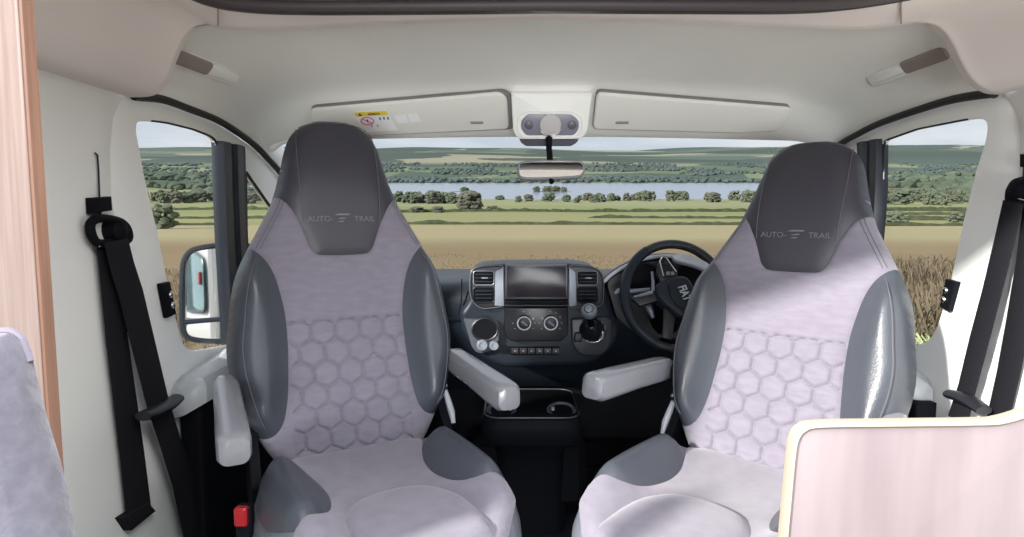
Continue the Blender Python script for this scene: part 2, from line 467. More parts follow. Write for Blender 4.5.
def build_seat(th, rc, X, Y, zb, zc):
    c, s_ = math.cos(th), math.sin(th)
    # root under the seat-line reference
    root = link(bpy.data.objects.new('swivel_seat', None)); root.empty_display_size = .1
    root.location = (X, Y, 0); root.rotation_euler = (0, 0, th)
    cz = zc
    bk = child('backrest', body_geo(), M['rim'], root, 'grey leather backrest shell with paler rolled edge')
    child('headrest', front_part(HEADPOLY, .011, .006, .010, lift=.002), M['headlea'], bk, 'charcoal leather headrest with embossed lettering')
    child('centre_panel', front_part(FABPOLY, .0042, .005, .006, hexes=True), M['fabric'], bk, 'lavender fabric panel quilted in hexagons below')
    for sx, poly in ((1, BOLR), (-1, mir(BOLR))):
        child('side_bolster', front_part(poly, .009, .006, .008, bolster=True), M['leather'], bk)
    def inset(pl, d):
        q = [Vector((a, b, 0)) for a, b in pl]; o = []
        for i in range(len(q)):
            t = (q[min(i + 1, len(q) - 1)] - q[max(i - 1, 0)]).normalized(); o.append((q[i].x + t.y * d, q[i].y - t.x * d))
        return o
    st = []
    HS = [(.088, .462), (.093, .42), (.094, .35), (.092, .27), (.089, .222)]
    for sg in (1, -1):
        st.append(tube(on_front([(sg * a, b) for a, b in curve2(HS, 5)], .0085), .0011, 5))
        side = [p for p in RIGHT if .172 < p[1] < .29 and p[0] > .05]
        for dd in (.016, .024):
            st.append(tube(on_front([(sg * (a - dd * .9), b - dd * .45) for a, b in side], .0035), .0010, 5))
        bs = [p for p in RIGHT if -.24 < p[1] < .150 and p[0] > .05]
        st.append(tube([v for v in on_front([(sg * (a - .030), b) for a, b in bs], .0062, True)], .0011, 5))
    st.append(tube(on_front(curve2([(-.082, .464), (-.04, .4735), (0, .4755), (.04, .4735), (.082, .464)], 6), .0075), .0011, 5))
    child('seam', join(*st), M['stitch'], bk)
    # embossed lettering on the headrest
    fr = frame((0, 0, 0), (1, 0, 0), (0, 0, 1))
    def place(g):
        pts = np.array([(v.x, v.z) for v in g[0]]); h = base_h(pts) + .0085
        return [Vector((v.x, -w + v.y, v.z)) for v, w in zip(g[0], h)], g[1]
    t1 = place(text_geo('AUTO-', .019, frame((-.050, 0, .232), (1, 0, 0), (0, 0, 1)), .0004))
    t2 = place(text_geo('TRAIL', .019, frame((.054, 0, .232), (1, 0, 0), (0, 0, 1)), .0004))
    bars = []
    for (x0, x1, z, h) in ((-.018, .020, .243, .004), (-.010, .010, .234, .003), (-.011, .006, .2265, .003)):
        pl = [(x0, z - h / 2), (x1 - .004, z - h / 2), (x1, z + h / 2), (x0 + .009, z + h / 2)]
        q = np.array(pl); hh = base_h(q) + .0088
        f = [Vector((a, -w, b)) for (a, b), w in zip(pl, hh)]
        bars.append(loft([f, [v + Vector((0, .002, 0)) for v in f]], True, True, True))
    child('lettering', join(t1, t2, *bars), M['logo'], bk, 'embossed silver-grey maker lettering with winged mark', smooth=False)
    # cushion
    cu = child('cushion', cbody(), M['rim'], root, 'grey leather seat cushion body')
    ft = cpart(FABCP, .012, .004, holes=(ARCHP,), lift=.001)
    child('cushion_top', join(ft, cfront()), M['fabric'], cu, 'lavender fabric cushion top')
    child('thigh_panel', cpart(ARCHP, .009, .014, .012, lift=.001), M['fabric'], cu)
    for q in (CB, CBL): child('cushion_bolster', cpart(q, .009, .011, .014, lift=.001), M['leather'], cu, 'slate leather bolster')
    for sx in (1, -1): 
        a = child('armrest', armrest(sx), M['armtop'], root)
        hub = lathe([(.0, -.016), (.024, -.016), (.028, -.010), (.028, .010), (.024, .016), (0, .016)], (sx * .25, .06, .14), (1, 0, 0), 20)
        child('hinge', hub, M['black'], a)
    # recliner cover and lever at the joint (inboard side)
    for sx in (1, -1):
        g = slab([Vector((sx * .232, -a, b)) for a, b in roundpoly([(-.10, .085), (-.06, .09), (.02, .01), (.06, -.05), (.0, -.12), (-.11, -.12)], .012, 3)], (sx, 0, 0), .022, .004)
        child('recliner_cover', g, M['black'], root)
    for sx in (1, -1):
        kn = child('recline_lever', tube([(sx * .240, .045, .075), (sx * .243, .03, .05), (sx * .244, .01, .025), (sx * .243, -.005, .0)], [.006, .008, .009, .006], 10), M['pale'], root, 'pale silver recline lever')
        child('pivot_cap', lathe([(0, 0), (.018, 0), (.018, .006), (.012, .010), (0, .010)], (sx * .236, .05, .085), (sx, 0, 0), 18), M['chrome'], kn)
    # pedestal
    ped = child('pedestal', box((0, -.23, -.30), .36, .38, .17, .01), M['black'], root)
    child('swivel_plate', lathe([(0, -.02), (.19, -.02), (.2, -.012), (.2, .012), (.19, .02), (0, .02)], (0, -.23, -.405), (0, 0, 1), 36), M['dashd'], ped)
    rings = []
    for z, w in ((-.425, .17), (-.50, .16), (-.58, .165), (-.612, .19)):
        rings.append([Vector((x, -.23 + y, z)) for x, y in rrect(2 * w, 2 * w, .03, 3)])
    child('base_box', loft(rings, True, True, True), M['black'], ped)
    for ch in root.children:
        if ch.name.split('.')[0] == 'backrest': continue
        ch.location.z = cz
    return root, bk
def setup(root, th, rc, ref, sl):
    """ref = quilt-top reference in world, sl = seat-line reference in world"""
    X, Y = sl[0], sl[1]; root.location = (X, Y, 0); root.rotation_euler = (0, 0, th)
    c, s_ = math.cos(th), math.sin(th); dx, dy = ref[0] - X, ref[1] - Y
    for ch in root.children:
        nm = ch.name.split('.')[0]
        if nm == 'backrest': ch.location = (dx * c + dy * s_, -dx * s_ + dy * c, ref[2]); ch.rotation_euler = (-rc, 0, 0)
        else: ch.location.z = sl[2]
def copy_tree(o, parent=None):
    c = o.copy(); COL.objects.link(c); c.parent = parent
    for ch in list(o.children): copy_tree(ch, c)
    return c
sL, bkL = build_seat(0, 0, 0, 0, 0, 0)
sR = copy_tree(sL)
setup(sL, .4704, .2213, (-.408, 1.4912, CAMZ - .2497), (-.3662, 1.4091, CAMZ - .5224))
setup(sR, -.7322, .3604, (.644, 1.4335, CAMZ - .2858), (.5578, 1.3376, CAMZ - .5430))
def arms(root, ang):
    for ch in root.children:
        if ch.name.split('.')[0] == 'armrest':
            k = ang[1] if sum(v.co.x for v in ch.data.vertices) > 0 else ang[0]
            R = Matrix.Rotation(-k[0], 4, 'X'); pv = Vector((0, -.0, .14)); z = ch.location.z
            ch.rotation_euler = (-k[0], 0, 0); ch.location = Vector((k[1], 0, z)) + pv - (R @ pv) + Vector((0, 0, k[2]))
for ch in sL.children:
    if ch.name.startswith('cushion'): ch.rotation_euler = (0, 0, .055); ch.location.x = -.012; ch.location.z -= .015; ch.location.y = -.008
for ch in sR.children:
    if ch.name.startswith('cushion'): ch.location.z -= .006
arms(sL, ((-.0, .004, 0), (.05, -.006, .008))); arms(sR, ((.16, 0, .014), (-.16, -.03, -.03)))
G_S = 'swivelled cab seats'
tag(sL, 'swivelled lavender and grey seat left of the dashboard screen, both armrests in view', 'seat', G_S)
tag(sR, 'swivelled lavender and grey seat in front of the steering wheel, partly behind the pale board', 'seat', G_S)
bpy.context.view_layer.update()
# ================================================================ CAB SHELL
XC = .11                      # middle of the cab
XL, XR = XC - .90, XC + .90   # side walls
ARCH_L = [(130, 95), (148, 93), (158, 86), (166, 74), (172, 58), (180, 40), (190, 28), (205, 23), (218, 25), (270, 26), (390, 20.5), (470, 17), (560, 16)]
ARCH_R = [(640, 17), (724, 20.5), (847, 26), (880, 25), (917, 21), (936, 24), (950.6, 37), (965.5, 67), (976.7, 82), (989.7, 89.4), (999, 92)]
YA = 1.282
arch = cr([P(x, y, YA) for x, y in ARCH_L + ARCH_R], 4)
arch[0].x = XL; arch[-1].x = XR
# fascia / habitation ceiling swept towards the camera from the cab opening
def arch_at(Y, lip=0.0):
    c = Vector((XC, 0, 1.30)); return [Vector((p.x + (c.x - p.x) * lip, Y, p.z + (c.z - p.z) * lip)) for p in arch]
rows = [arch_at(YA + .035, -.05), arch_at(YA + .035, -.012), arch_at(YA + .006, .0), arch_at(YA, .002), arch_at(YA - .006, .0), arch_at(YA - .03, -.004), arch_at(1.15, -.006), arch_at(.95, -.006), arch_at(.6, -.006)]
structure('ceiling', grid(rows), M['fascia'], 60)
# joints in the fascia
if False:
    pass
structure('trim_1', tube([PPl(218, y, P(218, 25.2, YA - .02), Vector((0, 0, 1))) + Vector((0, 0, -.001)) for y in (25, 20, 14, 8, 2)], .0016, 6), M['handle'])
structure('trim_2', tube([PPl(901, y, P(901, 22.8, YA - .02), Vector((0, 0, 1))) + Vector((0, 0, -.001)) for y in (23, 18, 12, 7, 2)], .0016, 6), M['handle'])
# headliner of the cab
SEAL_L = [(132, 96), (161, 99.5), (187.7, 109), (214.5, 119.5), (234.6, 131.4), (254.8, 146.5), (268, 160), (278, 171), (296, 196), (312, 222)]
SEAL_R = [(997, 94), (991.6, 93.5), (954, 99.6), (917, 110.7), (880, 123.8), (857.5, 135), (842.6, 143.4), (826, 156), (806, 176), (780, 210)]
sealL = cr([PX(x, y, XL) for x, y in SEAL_L], 8); sealR = cr([PX(x, y, XR) for x, y in SEAL_R], 8)
def at_Y(c, Y):
    c = sorted(c, key=lambda p: p.y)
    if Y <= c[0].y: return c[0].z
    for a, b in zip(c, c[1:]):
        if a.y <= Y <= b.y: return a.z + (b.z - a.z) * (Y - a.y) / (b.y - a.y + 1e-9)
    return c[-1].z
def smooth(t): t = max(0, min(1, t)); return t * t * (3 - 2 * t)
rows = []
NS = 60
ZC = [(1.285, 1.553), (1.33, 1.575), (1.45, 1.583), (1.6, 1.575), (1.72, 1.556), (1.80, 1.538), (1.85, 1.522), (1.885, 1.500), (1.92, 1.468), (1.96, 1.43), (1.995, 1.404), (2.02, 1.398)]
for Y, zc in ZC:
    zl, zr = at_Y(sealL, Y), at_Y(sealR, Y); row = []
    wide = .30 if Y < 1.8 else .30 - .16 * smooth((Y - 1.8) / .2)
    for i in range(NS + 1):
        t = i / NS; side = XL if t < .5 else XR; zs = zl if t < .5 else zr
        q = min(t, 1 - t) * 2                     # 0 at the wall .. 1 at the middle
        if q < .5:
            a = q / .5 * PI / 2; dx = wide * (1 - math.cos(a)) ; k = math.sin(a) ** .9
            x = XL + dx if t < .5 else XR - dx; z = zs + (zc - .012 - zs) * k
        else:
            r = (q - .5) / .5; x0 = wide; x = (XL + x0 + (XC - XL - x0) * r) if t < .5 else (XR - x0 - (XR - x0 - XC) * r)
            z = zc - .012 + .012 * math.sin(r * PI / 2)
        row.append(Vector((x, Y, z)))
    rows.append(row)
structure('headliner', grid(rows), M['liner'], 80)
# rubber seals round the door openings
def seal(pts, X, n): 
    q = [Vector((X, p.y, p.z)) for p in pts]
    return tube(q, .0095, 8)
structure('trim_3', seal(sealL, XL + .004, 1), M['rubber']); structure('trim_4', seal(sealR, XR - .004, 1), M['rubber'])
def px_wall(lst, X): return [PX(x, y, X) for x, y in lst]
def yz(p): return (p.y, p.z)
def wall_patch(outer, holes, X, thick, m, name, step=.03, r=None, kind=True, bead=.012):
    """flat lining on the plane X with rounded openings and rolled opening edges"""
    vs, fs, bl = patch(outer, holes, step=step, bstep=.012)
    d = np.full(len(vs), 1.0)
    for h in holes: d = np.minimum(d, dist_poly(vs, h))
    d2 = dist_poly(vs, outer)
    s = 1 if X < XC else -1
    k = np.clip(1 - d / bead, 0, 1) if bead > .001 else d * 0; k2 = np.clip(1 - d2 / .01, 0, 1)
    V = [Vector((X - s * (.014 * kk ** 2 + .006 * kb ** 2), p[0], p[1])) for p, kk, kb in zip(vs, k, k2)]
    g = both((V, fs), (s, 0, 0), thick)
    o = obj(name, g, m, None, 50)
    if kind: o['kind'] = 'structure'
    return o
# side walls (lining behind the B pillar), from the cab opening backwards
WL = [(130, 96), (122, 104), (116, 118), (113, 150), (114, 190), (119, 232), (128, 300), (138, 360), (152, 420), (166, 465), (178, 505), (190, 545)]
wl = [yz(PX(x, y, XL)) for x, y in WL]
wlp = [(.45, 1.75), (1.16, 1.75), (1.283, 1.42)] + wl + [(wl[-1][0] + .03, 0), (.45, 0)]
wlp = [(min(a, 1.62), b) for a, b in wlp]
wall_patch(wlp, [], XL, .03, M['wallp'], 'wall_left')
WR = [(999, 93), (1008, 101), (1014, 114), (1017, 140), (1016, 200), (1010, 260), (1000, 320), (985, 400), (970, 460), (955, 520)]
wr = [yz(PX(x, y, XR)) for x, y in WR]
wrp = [(.45, 1.75), (1.16, 1.75), (1.285, 1.42)] + wr + [(wr[-1][0] + .03, 0), (.45, 0)]
wall_patch(wrp, [], XR, .03, M['wallp'], 'wall_right')
# doors
WIN_L = [(137, 120.5), (150, 120), (168, 122.4), (194.4, 129), (212, 136), (217.5, 141), (222.7, 240), (229, 293), (236, 343), (228, 345.8), (207, 350), (193, 352), (186, 349), (181.5, 341), (176, 321), (167.6, 284), (157.6, 233.7), (144, 176.7), (135.5, 130)]
QW_L = [(246, 171), (252, 180), (266, 200), (282, 222), (300, 250), (312, 275), (312, 322), (254, 334), (252, 300), (247, 240)]
WIN_R = [(882, 141), (917, 128.5), (965.5, 119), (978.6, 117.3), (985.5, 119), (988, 126), (986, 141.5), (976.5, 170), (964.4, 218), (951, 281), (940, 320), (933, 337), (925, 344), (913, 347), (862, 352), (868, 290), (879.7, 213.6), (881.7, 180)]
QW_R = [(860, 156), (858, 240), (850, 340), (800, 340), (790, 250), (812, 205), (838, 176)]
def door(name, X, SE, WIN, QW, outer, side):
    s = 1 if side < 0 else -1
    op = [yz(PX(x, y, X)) for x, y in WIN]; oq = [yz(PX(x, y, X)) for x, y in QW]
    op = [(p.x, p.y) for p in roundpoly(op, .02, 3)]; oq = [(p.x, p.y) for p in roundpoly(oq, .012, 3)]
    o = wall_patch(outer, [op, oq], X, .014, M['white'], name, step=.03, bead=.0001)
    # pane + dark channels
    vs, fs, bl = patch([(p[0], p[1]) for p in op], step=.08, bstep=.03)
    obj('window_pane', both(([Vector((X - s * .008, a, b)) for a, b in vs], fs), (s, 0, 0), .004), M['glass'], o)
    vs, fs, bl = patch([(p[0], p[1]) for p in oq], step=.08, bstep=.03)
    obj('quarter_pane', both(([Vector((X - s * .008, a, b)) for a, b in vs], fs), (s, 0, 0), .004), M['glass'], o)
    top = sorted([q for q in op if q[1] > max(p[1] for p in op) - .11 and q[0] > min(p[0] for p in op) + .06], key=lambda q: q[0])
    tz = [q for q in top if not any(abs(q[0] - r[0]) < 1e-4 and r[1] > q[1] for r in top)]
    obj('window_gasket', tube([Vector((X - s * .003, a, b)) for a, b in tz], .0035, 6), M['rubber'], o)
    obj('window_bead', tube([Vector((X - s * .004, a, b)) for a, b in op], .003, 6, closed=True), M['white'], o)
    obj('quarter_gasket', tube([Vector((X - s * .002, a, b)) for a, b in oq], .005, 6, closed=True), M['rubber'], o)
    return o
X1 = XL - .004
def outer_door(SE, X, wall, lowY, endY):
    top = [yz(PX(x, y + 1.5, X)) for x, y in SE]
    if True: top = [(a, b) for a, b in top]
    w = [(a + .004, b) for a, b in wall]
    return w[::-1] + top[1:] + [(endY, top[-1][1] - .12), (endY, .03), (w[-1][0] + .01, .03)]
dl = outer_door(SEAL_L, X1, [p for p in wl if p[1] > .04], .45, 2.62)
DL = door('door_1', X1, SEAL_L, WIN_L, QW_L, dl, -1)
X2 = XR + .004
dr = outer_door(SEAL_R, X2, [p for p in wr if p[1] > .04], .45, 2.62)
DR = door('door_2', X2, SEAL_R, WIN_R, QW_R, dr, 1)
# dark divider channels between the big pane and the quarter light
def divider(par, X, L, s, w):
    g = []
    pts = [PX(x, y, X) for x, y in L]
    for off, wd, th, m in ((0, w, .018, 'rubber'),):
        row = []
        for p in pts: row.append(p)
    prof = [(-.5, 0), (-.46, .012), (-.2, .014), (-.15, .006), (-.02, .006), (.03, .016), (.28, .016), (.34, .006), (.46, .010), (.5, 0)]
    rows = [[Vector((X + s * (.004 + h), p.y + u * w, p.z)) for u, h in prof] for p in pts]
    return rows
rows = divider(DL, X1, [(229.5, 144), (230, 151), (231, 190), (233, 240), (236, 293), (240, 345)], 1, .150)
obj('window_divider', both(grid(rows), (1, 0, 0), .02), mat('divider_rubber', (.012, .017, .027), .4), DL)
rows = divider(DR, X2, [(871, 141), (871.5, 150), (871, 190), (869.5, 215), (864, 280), (858, 345)], -1, .105)
obj('window_divider', both(grid(rows), (-1, 0, 0), .02), bpy.data.materials['divider_rubber'], DR)
# dark lower door cards with a ledge coloured pale for its sheen
def doorcard(par, X, s, top):
    t = [yz(PX(x, y, X + s * .0)) for x, y in top]
    t = [(a + .02, .705) for a, b in t]
    pol = t + [(2.5, .72), (2.5, .12), (t[0][0] + .0, .12)]
    g = slab([Vector((X + s * .055, a, b)) for a, b in pol], (s, 0, 0), .05, .012)
    return obj('door_card', g, M['black'], par)
doorcard(DL, XL, 1, [(172, 384), (178, 372), (195, 366), (232, 358)])
doorcard(DR, XR, -1, [(946, 384), (942, 372), (930, 365), (915, 358)])
def ledge(par, X, s, ys, z0):
    rows = []
    for Y, z, w in ys:
        rows.append([Vector((X + s * a, Y, z + b)) for a, b in ((.0, .0), (.012, .012), (w * .5, .016), (w * .9, .008), (w, -.012), (w, -.05), (0, -.06))])
    return obj('door_ledge', loft(rows, True, True, True), mat('ledge_sheen_%d' % s, (.42, .44, .46), .25), par)  # pale colour paints a sheen onto the dark door top
ledge(DL, XL, 1, [(1.405, .735, .03), (1.43, .758, .07), (1.50, .766, .085), (1.6, .772, .085), (1.8, .78, .08), (2.3, .80, .06)], 0)
ledge(DR, XR, -1, [(1.455, .730, .03), (1.48, .752, .08), (1.54, .760, .10), (1.65, .768, .10), (1.8, .775, .08), (2.3, .80, .06)], 0)
# latch plates on the door edges
def striker(X, s, quad):
    q = [PX(x, y, X + s * .002) for x, y in quad]
    c = sum(q, Vector()) / 4
    t = thing('latch_plate', 'black latch plate with bright bolts on the %s' % ('left door, beside the outside mirror' if s > 0 else 'right door, beside the long grass'), 'latch plate', c, 'door latch plates')
    obj('plate', slab([Vector(p) + Vector((s * .008, 0, 0)) for p in q], (s, 0, 0), .012, .003), M['black'], t)
    for k in (.36, .68):
        a = q[0].lerp(q[1], .62); b = q[3].lerp(q[2], .62); p = a.lerp(b, k) + Vector((s * .008, 0, 0))
        obj('bolt', lathe([(0, 0), (.007, 0), (.0075, .003), (.005, .006), (0, .0065)], p, (s, 0, 0), 12), M['chrome'], t)
    return t
striker(XL, 1, [(158.5, 284), (167, 281.5), (173.5, 314), (165, 318)])
striker(XR, -1, [(959, 282), (948.5, 279), (942.5, 307), (951, 311.5)])
# windscreen, pillars
wsT = [P(x, y, 2.0) for x, y in ((270, 150), (284, 141.5), (310, 137.5), (400, 134), (512, 131.5), (590, 131.5), (700, 134), (800, 137), (838, 140), (852, 148))]
wsT = cr(wsT, 6)
wsB = [Vector((p.x * 1.12 - .012, 2.72, .90)) for p in wsT]
rows = [[a.lerp(b, k / 8) + Vector((0, .03 * math.sin(k / 8 * PI) + .10 * (1 - ((a.x - XC) / .8) ** 2) * k / 8, 0)) for a, b in zip(wsT, wsB)] for k in range(9)]
structure('window_1', both(grid(rows), (0, -.7, .7), .005), M['glass'])
# header strip where the screen meets the roof
hd = [a.lerp(b, .0) for a, b in zip(wsT, wsB)]
structure('trim_5', tube([p + Vector((0, .01, .004)) for p in wsT], .010, 8), M['liner'])
# A pillars (white lining between door seal and screen edge)
def pillar(se, X, s, wsx):
    rows = []
    se = sorted([p for p in se if p.y > 1.88], key=lambda p: p.y)
    for i, p in enumerate(se):
        k = i / (len(se) - 1); b = Vector((wsx(k), p.y + .10 + .35 * k, p.z + .045 - .03 * k))
        a = Vector((X + s * .002, p.y, p.z + .004)); m = a.lerp(b, .5) + Vector((s * .012, -.02, .01))
        rows.append([a, a.lerp(m, .5) + Vector((s * .006, -.006, 0)), m, m.lerp(b, .5) + Vector((0, -.004, 0)), b])
    return both(grid(rows), (s * .5, -.8, 0), .02)
structure('trim_6', pillar(sealL, XL, 1, lambda k: wsT[0].x - .01 - .02 * k), M['liner'], 60)
structure('trim_7', pillar(sealR, XR, -1, lambda k: wsT[-1].x + .01 + .02 * k), M['liner'], 60)
# floor and engine-side bulkhead
structure('floor', box((XC, 1.6, -.02), 1.86, 2.3, .04, .005), M['floor'])
# ---------------------------------------------------------------- rooflight blind bar
bar = [P(x, y, 1.05) for x, y in ((188, -2), (205, 4), (235, 9.5), (300, 12), (430, 11.5), (560, 10.5), (700, 11), (790, 11), (840, 9), (880, 4), (915, -2))]
bar = cr(bar, 6); rows = [[p + Vector((0, a, b)) for a, b in ((0, 0), (-.004, .006), (-.006, .014), (-.004, .018), (.012, .022), (.045, .022), (.05, .01), (.012, .0))] for p in bar]
t = obj('rooflight_frame', loft(rows, True, True, True), mat('frame_maroon_black', (.016, .009, .012), .5), None, 50)
tag(t, 'dark curved rooflight frame across the very top', 'rooflight frame')
# ---------------------------------------------------------------- sun visors
def visor(pts, name_label, gap, clipx, sticker=False):
    def Yv(y): return 1.835 + .10 * (y - 93) / 40
    def V(x, y, o=0):
        p = P(x, y, Yv(y)); return p
    poly = roundpoly([Vector(a) for a in pts], [6, 9, 7, 5, 5, 5, 5][:len(pts)], 4)
    dens = densify(poly, 12)
    c = V(*[sum(p[i] for p in dens) / len(dens) for i in (0, 1)])
    t = thing('sun_visor', name_label, 'sun visor', c, 'folded sun visors')
    pl = [V(p[0], p[1]) for p in dens]; n = Vector((0, -.72, -.69)).normalized()
    obj('panel', slab(pl, n, .018, .007), M['visor'], t)
    q = 1 if clipx < 512 else -1
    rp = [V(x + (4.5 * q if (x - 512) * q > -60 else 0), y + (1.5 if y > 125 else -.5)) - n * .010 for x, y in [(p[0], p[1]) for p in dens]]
    obj('gap_shade', slab(rp, n, .014, .002), M['shade'], t, label='grey slab drawn as the shadow in the visor gap')  # solid grey slab stands in for shadow in the visor gap
    cl = V(clipx, 122); obj('clip', box(cl + n * .004, .038, .014, .006, .002), M['handle'], t, label='small brown retaining clip')
    return t, V, n
tL, VL, nL = visor([(309, 110), (500, 93.5), (507, 99), (509, 130), (360, 137), (312, 138)], 'folded pale sun visor with the yellow-headed warning sticker', 0, 477)
tR, VR, nR = visor([(597, 93.5), (793, 109), (789, 121), (778, 132), (740, 134), (593, 130)], 'plain folded pale sun visor above the steering wheel side', 0, 622)
tilt = lambda V, n, x, y, o=.0015: V(x, y) + n * o
def decal(name, quad, V, n, m, par, o=.0012, label=None):
    return obj(name, slab([tilt(V, n, x, y, o) for x, y in quad], n, .0012, .0002, 1), m, par, False, label)
lbl = thing('warning_label', 'white airbag warning sticker with yellow header and red prohibition ring', 'sticker', VL(375, 121))
def D(name, quad, m, par, o=.0012, label=None): return decal(name, quad, VL, nL, m, par, o, label)
sp = D('paper', [(353, 112), (386, 110), (398, 130), (363, 132)], M['paper'], lbl)
D('header_band', [(353.6, 112.4), (386, 110.4), (388.6, 114.6), (356.3, 116.4)], M['yellow'], lbl, .0022)
o_ = VL(371, 113.6) + nL * .0024
ux = (VL(386, 110.4) - VL(353.6, 112.4)).normalized(); uy = (VL(370, 110) - VL(375, 131)).normalized()
obj('header_text', text_geo('AIRBAG', .0105, frame(VL(374, 113.4) + nL * .0036, ux, uy), .0002, bold=.0003), M['ink'], lbl, False)
tri = [(358.5, 115.4), (362.5, 115.1), (359.5, 112.6)]
D('hazard_mark', tri, M['ink'], lbl, .0034)
cc = VL(367.5, 120.5) + nL * .003
ring = [cc + (ux * math.cos(a) * .019 + uy * math.sin(a) * .013) for a in [2 * PI * k / 24 for k in range(24)]]
obj('prohibition_ring', tube(ring, .0017, 5, closed=True), M['pinkink'], lbl)
obj('ring_bar', tube([cc - ux * .013 + uy * .008, cc + ux * .013 - uy * .008], .0012, 5), M['pinkink'], lbl)
obj('pictogram', join(lathe([(0, 0), (.003, 0), (.003, .0008), (0, .0008)], cc + uy * .003, nL, 10), tube([cc + uy * .0, cc - uy * .005 + ux * .002], .0018, 5)), M['ink'], lbl)
for k, (x, y) in enumerate(((379, 118.6), (383, 118.2), (387, 118.2))):
    D('printed_symbol', [(x, y - 1.5), (x + 1.6, y - 1.6), (x + 2.2, y + 1), (x + .7, y + 1.1)], M['logo'], lbl, .003)
for x, y in ((371, 125.8), (377, 125.3)):
    D('printed_symbol', [(x, y - .9), (x + 1.2, y - 1), (x + 1.5, y + .6), (x + .4, y + .7)], M['logo'], lbl, .003)
wl_ = thing('paper_label', 'pair of blank white paper labels beside the airbag sticker', 'label', VL(408, 119))
D('left_leaf', [(394, 115.5), (406, 114.3), (409, 122.6), (398, 123.6)], M['paper'], wl_)
D('right_leaf', [(407.3, 114.2), (417, 113), (421.5, 121.2), (410.3, 122.5)], M['paper'], wl_)
# ---------------------------------------------------------------- overhead lamp console
YL = 1.86
con = thing('overhead_console', 'white overhead console with a round map lamp above the rear-view mirror', 'overhead lamp', P(550, 120, YL))
hp = roundpoly([Vector(a) for a in [(511, 93), (593, 93), (590, 112), (588, 132), (582, 139.5), (518, 139.5), (513, 132), (512, 112)]], [2, 2, 4, 6, 6, 6, 6, 4], 3)
nC = Vector((0, -.93, -.36)).normalized()
def C3(x, y, o=0):
    p0 = P(550, 120, YL); return PPl(x, y, p0 + nC * o, nC)
obj('housing', slab([C3(p[0], p[1]) for p in hp], nC, .12, .006, 3), M['white'], con)
oc = roundpoly([Vector(a) for a in [(527, 114.5), (572, 114.5), (579, 121), (579, 129), (574, 135.5), (526, 135.5), (521, 129), (521, 121)]], 3, 3)
ob = roundpoly([Vector(a) for a in [(524, 112), (575, 112), (582, 119), (582, 130), (576, 138), (524, 138), (518, 130), (518, 119)]], 3, 3)
obj('bezel', tube([C3(p[0], p[1], .0015) for p in ob], .0028, 6, closed=True), M['white'], con)
obj('lamp_bezel', slab([C3(p[0], p[1], .003) for p in oc], nC, .006, .002), M['lampb'], con)
cl = C3(550.5, 124.5, .003)
lb = obj('lamp_lens', lathe([(0, 0), (.031, 0), (.031, .003), (.027, .005), (.012, .006), (0, .006)], cl, nC, 30), M['lens'], con)
sx_, sy_ = Vector((1, 0, 0)), nC.cross(Vector((1, 0, 0))).normalized()
if sy_.z < 0: sy_ = -sy_
obj('lens_ring', tube([cl + nC * .005 + sx_ * math.cos(a) * .033 + sy_ * math.sin(a) * .031 for a in [math.radians(205 + 130 * k / 20) for k in range(21)]], .0028, 6), M['chrome'], con)
for sg in (-1, 1): obj('touch_lamp', lathe([(0, 0), (.013, 0), (.013, .002), (.008, .004), (0, .004)], C3(550.5 + sg * 21.5, 125, .003), nC, 20), M['frit'], con)
obj('sensor_cover', slab([C3(p[0], p[1], -.02) for p in roundpoly([Vector(a) for a in [(519, 139), (579, 139), (577, 143), (571, 146.5), (526, 146.5), (521, 143)]], 1.5, 2)], nC, .03, .004), M['frit'], con)
# ---------------------------------------------------------------- rear-view mirror
YM = 1.80
rv = thing('rear_view_mirror', 'rounded rear-view mirror hanging from the overhead console', 'mirror', P(551, 160, YM))
obj('stem', tube([P(549, 138, YM + .04), P(549, 148, YM + .02), P(550, 160, YM + .012)], [.010, .0085, .009], 12), M['black'], rv)
nM = Vector((0, -.995, .10)).normalized(); oM = P(551, 170, YM)
mp = cr([PPl(x, y, oM, nM) for x, y in ((518, 164), (524, 160.8), (550, 159.2), (577, 160), (584, 163.5), (585.5, 170), (582, 176), (574, 178), (550, 179.3), (526, 179.5), (518.5, 176.5), (517, 170))], 4, True)
sh = obj('shell', slab(mp, nM, .028, .008, 4), mat('mirror_shell', (.25, .27, .29), .35), rv)
obj('glass', slab([q + nM * .0008 for q in offset_loop(mp, nM, .006)], nM, .002, .0006, 1), M['mirror'], rv)
obj('dip_lever', tube([P(550.5, 178, YM + .008), P(552, 182.5, YM - .002)], [.006, .0075], 10), M['black'], rv)
# ---------------------------------------------------------------- grab handles
def grab(pa, pb, X, lab):
    a, b = pa, pb; d = (b - a).normalized(); s = 1 if a.x < XC else -1
    n = Vector((s * .75, -.25, -.62)).normalized(); n = (n - d * n.dot(d)).normalized(); u = d.cross(n)
    t = thing('grab_handle', lab, 'grab handle', a.lerp(b, .5), 'recessed roof grab handles')
    L = (b - a).length
    def sl(x0, x1, w, off, th, bev, m, nm, l=None):
        pts = [a + d * (x * L) + u * y + n * off for x, y in [((x0 + x1) / 2 + p / L, q) for p, q in rrect((x1 - x0) * L, w, w * .3, 3)]]
        return obj(nm, slab(pts, n, th, bev), m, t, label=l)
    sl(-.03, 1.03, .047, .002, .012, .004, M['liner'], 'mount')
    sl(0, .52, .034, .008, .012, .004, M['handle'], 'grip', 'brown exposed end of the grip')
    sl(.50, 1.0, .026, .007, .010, .004, M['white'], 'cover')
    return t
def liner_hit(x, y):
    hl = bpy.data.objects['headliner']; d = ray(x, y).normalized()
    inv = hl.matrix_world.inverted(); ok, loc, nn, ix = hl.ray_cast(inv @ CAM, d)
    return hl.matrix_world @ loc if ok else None
bpy.context.view_layer.update()
hA, hB = liner_hit(174, 55), liner_hit(236, 79); hC, hD = liner_hit(948, 51), liner_hit(870, 80)
